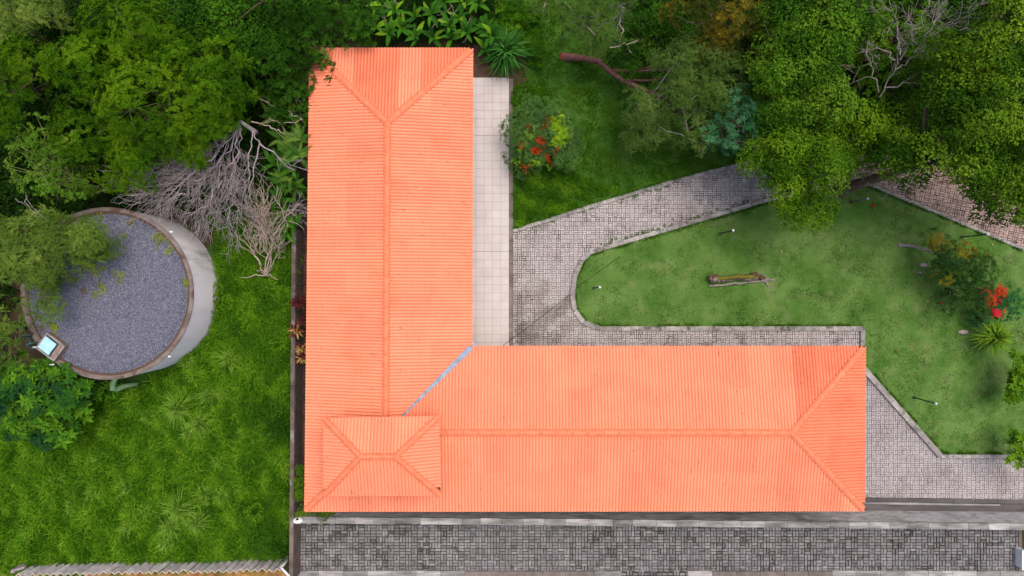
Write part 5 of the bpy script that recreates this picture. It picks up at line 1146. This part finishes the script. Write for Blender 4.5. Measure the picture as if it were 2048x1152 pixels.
tree('rounded_tree', 'big dense olive green tree standing over the path at the top right', 'tree',
     [(1600, 100, 4.8, 90, 80), (1570, 170, 4.6, 65, 75), (1640, 160, 4.6, 65, 60), (1660, 60, 5.0, 60, 55), (1590, 40, 5.0, 70, 50), (1560, 230, 4.2, 45, 40), (1655, 205, 4.3, 45, 40), (1720, 30, 5.0, 45, 40)],
     'small', M['L_round'], cr=0.36, sub=0.85, seed=25, base=(1585, 200), trunk_r=0.2, density=1.1, tint=(0.48, 0.22), twigs=20)
tree('rounded_tree', 'bright rounded tree hanging over the bend of the path and the lawn', 'tree',
     [(1580, 345, 4.0, 48, 40), (1595, 400, 3.4, 40, 32), (1550, 312, 4.3, 42, 32), (1620, 340, 3.9, 42, 38), (1590, 285, 4.2, 48, 30), (1620, 425, 3.3, 26, 20)], 'small', M['L_bright'], cr=0.34, sub=0.62, seed=26, base=(1545, 330), density=1.3, under=0.8, tint=(0.5, 0.26), twigs=4)
tree('large_leaved_tree', 'blue green large leaved tree right of the upper lawn', 'tree',
     [(1475, 245, 3.7, 60, 52), (1440, 278, 3.4, 42, 30), (1520, 270, 3.5, 34, 34), (1490, 205, 3.7, 36, 26)], 'whorl', M['L_blue'], cr=0.38, seed=27, base=(1460, 250), tint=(0.5, 0.28), density=1.1)
tree('leafy_tree', 'green tree behind the bare grey boughs at the top right', 'tree',
     [(1790, 60, 3.2, 75, 60), (1740, 120, 3.0, 50, 55), (1820, 140, 3.0, 60, 50), (1760, 200, 2.9, 60, 45), (1860, 70, 3.2, 50, 45), (1880, 150, 3.2, 40, 50)], 'whorl', M['L_bright'], cr=0.45, seed=28, base=(1770, 150), tint=(0.25, 0.25), density=0.9)
tree('leafy_tree', 'low leafy tree beside the reddish path under the dead boughs', 'tree',
     [(1750, 260, 3.4, 50, 30), (1720, 230, 3.4, 32, 30), (1790, 265, 3.2, 40, 28), (1700, 300, 3.0, 40, 22), (1750, 300, 2.8, 45, 18), (1650, 300, 3.2, 30, 28)], 'small', M['L_bright'], cr=0.33, sub=0.55, seed=29, base=(1700, 270), tint=(0.55, 0.25), density=0.85)
tree('spreading_tree', 'tall yellow green tree on a thick leaning trunk at the right edge', 'tree',
     [(1980, 180, 6.6, 85, 100), (2020, 80, 6.8, 70, 80), (1930, 270, 6.2, 60, 55), (2020, 290, 6.2, 60, 70), (1960, 330, 5.8, 50, 40), (2040, 380, 5.4, 50, 40), (1845, 305, 5.3, 40, 30), (1900, 210, 5.8, 40, 50), (1930, 120, 6.0, 45, 50)],
     'small', M['L_lime'], cr=0.36, sub=0.85, seed=30, base=(1690, 380), bark='bark', trunk_r=0.24, tint=(0.36, 0.26), twigs=40, limbs=7, density=1.1,
     trunk_pts=[P(1678, 383, 0.05), P(1705, 371, 1.0), P(1745, 358, 2.4), P(1790, 345, 3.9), P(1830, 325, 4.8), P(1880, 280, 5.2), P(1930, 220, 5.6)])
tree('spreading_tree', 'shadier tree over the reddish path at the right edge', 'tree',
     [(1985, 400, 3.0, 40, 35), (2035, 430, 3.2, 35, 30), (1950, 350, 3.0, 40, 28), (1880, 320, 2.8, 45, 20), (1890, 290, 3.0, 40, 25)], 'small', M['L_round'], cr=0.38, seed=31, base=(2040, 350), tint=(0.25, 0.2), density=0.8)
tree('dark_tree', 'dark tree in the shade between the blue green and the rounded tree', 'tree',
     [(1500, 130, 2.2, 45, 60), (1500, 60, 2.6, 40, 35)], 'small', M['L_under'], cr=0.4, seed=32, base=(1510, 150))
dead_tree('dead_tree', 'bare grey dead tree with boughs spreading to the top right', P(1756, 198, 1.0),
    [((1757, 197, 3.9), (1790, 140, 4.6), 0.5), ((1790, 140, 4.6), (1800, 85, 5.2), 1.5), ((1790, 140, 4.6), (1840, 105, 5.0), 0.8), ((1840, 105, 5.0), (1880, 80, 5.3), 1), ((1880, 80, 5.3), (1935, 55, 5.6), 1.2), ((1840, 105, 5.0), (1870, 40, 5.6), 1.2), ((1800, 110, 5.0), (1795, 40, 5.6), 1.2), ((1757, 185, 4.0), (1740, 120, 4.6), 0.8), ((1740, 120, 4.6), (1722, 95, 4.8), 1.2), ((1800, 120, 4.8), (1850, 20, 5.6), 1.2), ((1860, 95, 5.1), (1915, 100, 5.3), 1.2), ((1770, 175, 4.2), (1830, 165, 4.6), 0.8), ((1830, 105, 5.0), (1890, 20, 5.8), 1), ((1790, 120, 4.8), (1750, 95, 4.9), 1)],
    'bark_grey', 87, spread=0.5, r0=0.030, kids=(4, 4, 3), twig_len=0.9, rmin=0.008, trunk=[P(1756, 198, 0.0), P(1756, 198, 2.0), P(1757, 197, 4.0)])
dead_tree('dead_branch', 'curved bare boughs above the reddish path', P(1800, 250, 1.5),
    [((1800, 252, 4.0), (1865, 250, 4.3), 0.5), ((1815, 270, 3.8), (1825, 295, 3.6), 1), ((1825, 290, 3.6), (1860, 305, 3.6), 1), ((1825, 290, 3.6), (1785, 350, 3.0), 1), ((1785, 330, 3.0), (1740, 352, 2.6), 0.8), ((1650, 335, 3.4), (1660, 310, 3.6), 1.5), ((1650, 335, 3.4), (1640, 360, 3.2), 1)], 'palewood', 88, r0=0.028, kids=(2, 2), twig_len=0.45)
dead_tree('dead_branch', 'forked brown bough emerging from the big olive green tree', P(1682, 215, 1.5),
    [((1684, 214, 4.4), (1695, 190, 4.8), 0), ((1684, 214, 4.4), (1658, 200, 4.9), 0.2), ((1695, 190, 4.8), (1680, 172, 5.2), 0), ((1640, 135, 5.6), (1690, 130, 5.7), 0.8), ((1660, 100, 5.6), (1672, 70, 5.7), 0.6)], 'bark', 89, r0=0.05, kids=(2, 1), twig_len=0.4)
dead_tree('dead_branch', 'pale bare twigs crossing the feathery tree at the top edge', P(1165, 40, 2.5),
    [((1090, 5, 4.1), (1085, 25, 4.0), 0.6), ((1130, 5, 4.2), (1145, 22, 4.1), 0.3), ((1150, 30, 4.1), (1170, 40, 4.1), 0.8), ((1175, 55, 4.0), (1190, 70, 3.9), 0.3), ((1220, 95, 3.6), (1270, 85, 3.6), 0.8)], 'palewood', 90, r0=0.022, kids=(2, 1), twig_len=0.35)

tree('croton_shrub', 'rounded shrub with lime and orange rosettes beside the terrace', 'shrub',
     [(1080, 262, 1.7, 62, 52), (1050, 285, 1.5, 46, 44), (1095, 300, 1.45, 52, 40), (1120, 255, 1.5, 36, 42), (1040, 325, 0.8, 28, 18), (1080, 220, 1.0, 45, 24), (1120, 310, 0.9, 34, 28)], 'lance', M['L_croton'], cr=0.25, sub=0.42, depth=0.8, jit=0.12, seed=33, base=(1085, 275), trunk_r=0.06, limbs=5, twigs=2, density=1.25, tint=(0.40, 0.16),
     patches=[(1115, 240, 8, 0.82), (1120, 262, 15, 0.82), (1108, 278, 11, 0.80), (1066, 328, 9, 0.82), (1092, 334, 9, 0.80), (1047, 302, 5, 0.83), (1058, 314, 5, 0.83), (1128, 282, 8, 0.81), (1030, 318, 5, 0.82),
     (1100, 247, 5.5, 0.93), (1090, 262, 5, 0.94), (1081, 284, 6, 1.0), (1069, 299, 5.5, 1.0), (1090, 306, 5, 1.0), (1037, 292, 5, 0.97), (1106, 320, 5, 0.97), (1048, 338, 5, 0.94), (1113, 302, 4.5, 0.95), (1060, 258, 4, 0.93), (1125, 322, 4, 0.95)])
tuft(1012, 114, 1.35, 330, 'large strap leaved clump at the corner of the terrace', None, 700, 'L_lily', 0.2, 'strap_leaf_clump', 0.07, 'plant', lean=(0.25, 0.96), tint=(0.42, 0.25), tuftw=0.06)
root = tree('golden_bush', 'dark leafy bush with golden tips on a thin bent trunk on the lawn', 'bush',
     [(1920, 520, 1.9, 52, 28), (1945, 560, 1.7, 42, 34), (1900, 550, 1.7, 38, 26), (1965, 590, 1.5, 28, 28), (1880, 500, 1.9, 18, 22), (1960, 535, 1.8, 28, 22), (1930, 600, 1.4, 26, 20)], 'lance', M['L_gold'], cr=0.27, sub=0.42, jit=0.12, seed=34, trunk_r=0.075, density=1.35, limbs=4, twigs=0, under=0.8, tint=(0.34, 0.14), bark='bark_grey',
     trunk_pts=[P(1797, 490, 0.1), P(1815, 491, 0.25), P(1835, 495, 0.45), P(1862, 503, 0.75), P(1890, 515, 1.1), P(1920, 535, 1.4)], base=(1797, 490), base_z=0.1,
     patches=[(1872, 486, 14, 0.92), (1925, 500, 18, 0.86), (1960, 505, 12, 0.80), (1862, 545, 9, 0.90), (1885, 575, 9, 0.95), (1895, 560, 9, 0.82), (1900, 492, 10, 0.74)])
tree('red_bush', 'low bush with bright red flower heads at the right of the lawn', 'bush',
     [(1985, 605, 1.0, 34, 26), (2010, 615, 0.95, 26, 24), (1975, 635, 0.8, 30, 18), (2005, 585, 1.0, 24, 16), (2025, 600, 0.8, 20, 22)], 'whorl', M['L_red'], cr=0.24, jit=0.12, seed=35, trunk_r=0.04, limbs=4, twigs=6, density=1.2, tint=(0.42, 0.15), base=(1995, 612),
     patches=[(1962, 596, 10, 0.97), (1972, 585, 7, 0.95), (1998, 625, 10, 0.97), (1992, 602, 8, 0.98), (1985, 632, 7, 0.90), (1982, 605, 11, 0.78), (1998, 578, 12, 0.80), (2006, 622, 7, 0.95)])
tuft(1972, 672, 1.05, 330, 'spiky yellow green rosette plant on the lawn near the right edge', None, 701, 'L_yucca', 0.5, 'spiky_plant', 0.05, 'plant', lean=(0.1, 0.97), tint=(0.5, 0.22), tuftw=0.03)
tuft(1952, 640, 0.55, 70, 'dark thin spiky plant above the yellow green rosette', None, 702, 'L_lily', 0.3, 'spiky_plant', 0.03, 'plant', lean=(0.2, 0.97))
tree('edge_shrub', 'bright broad leaved shrub at the right edge above the middle lamp', 'shrub', [(2035, 725, 1.6, 24, 22), (2030, 780, 1.5, 26, 28), (2046, 750, 1.6, 20, 30)], 'broad', M['L_bright'], cr=0.26, seed=36, base=(2029, 750), trunk_r=0.03, limbs=1, twigs=5, tint=(0.62, 0.25), density=1.0)
tree('edge_shrub', 'bright broad leaved shrub at the lower right edge above the kerb', 'shrub', [(2042, 890, 1.5, 18, 28), (2040, 920, 1.4, 24, 16)], 'broad', M['L_bright'], cr=0.26, seed=37, base=(2038, 905), trunk_r=0.03, limbs=1, twigs=5, tint=(0.62, 0.25), density=1.0)
rng = np.random.default_rng(77)
pq = P(1125, 113, ZL); n = 28; q_ = leaf_quads(np.concatenate([rng.normal(0, 0.07, (n, 2)), rng.uniform(0.02, 0.12, (n, 1))], 1), sph(rng.uniform(0, 6.28, n), rng.uniform(0, 0.8, n)), np.full(n, 0.09), np.full(n, 0.06), np.tile(UP, (n, 1)))
link('red_petals', make_mesh('red_petals', q_.reshape(-1, 3), np.arange(4 * n).reshape(-1, 4), M['L_redpetal'], np.repeat(rng.uniform(0, 1, n), 4)), None, tuple(pq), kind='stuff')
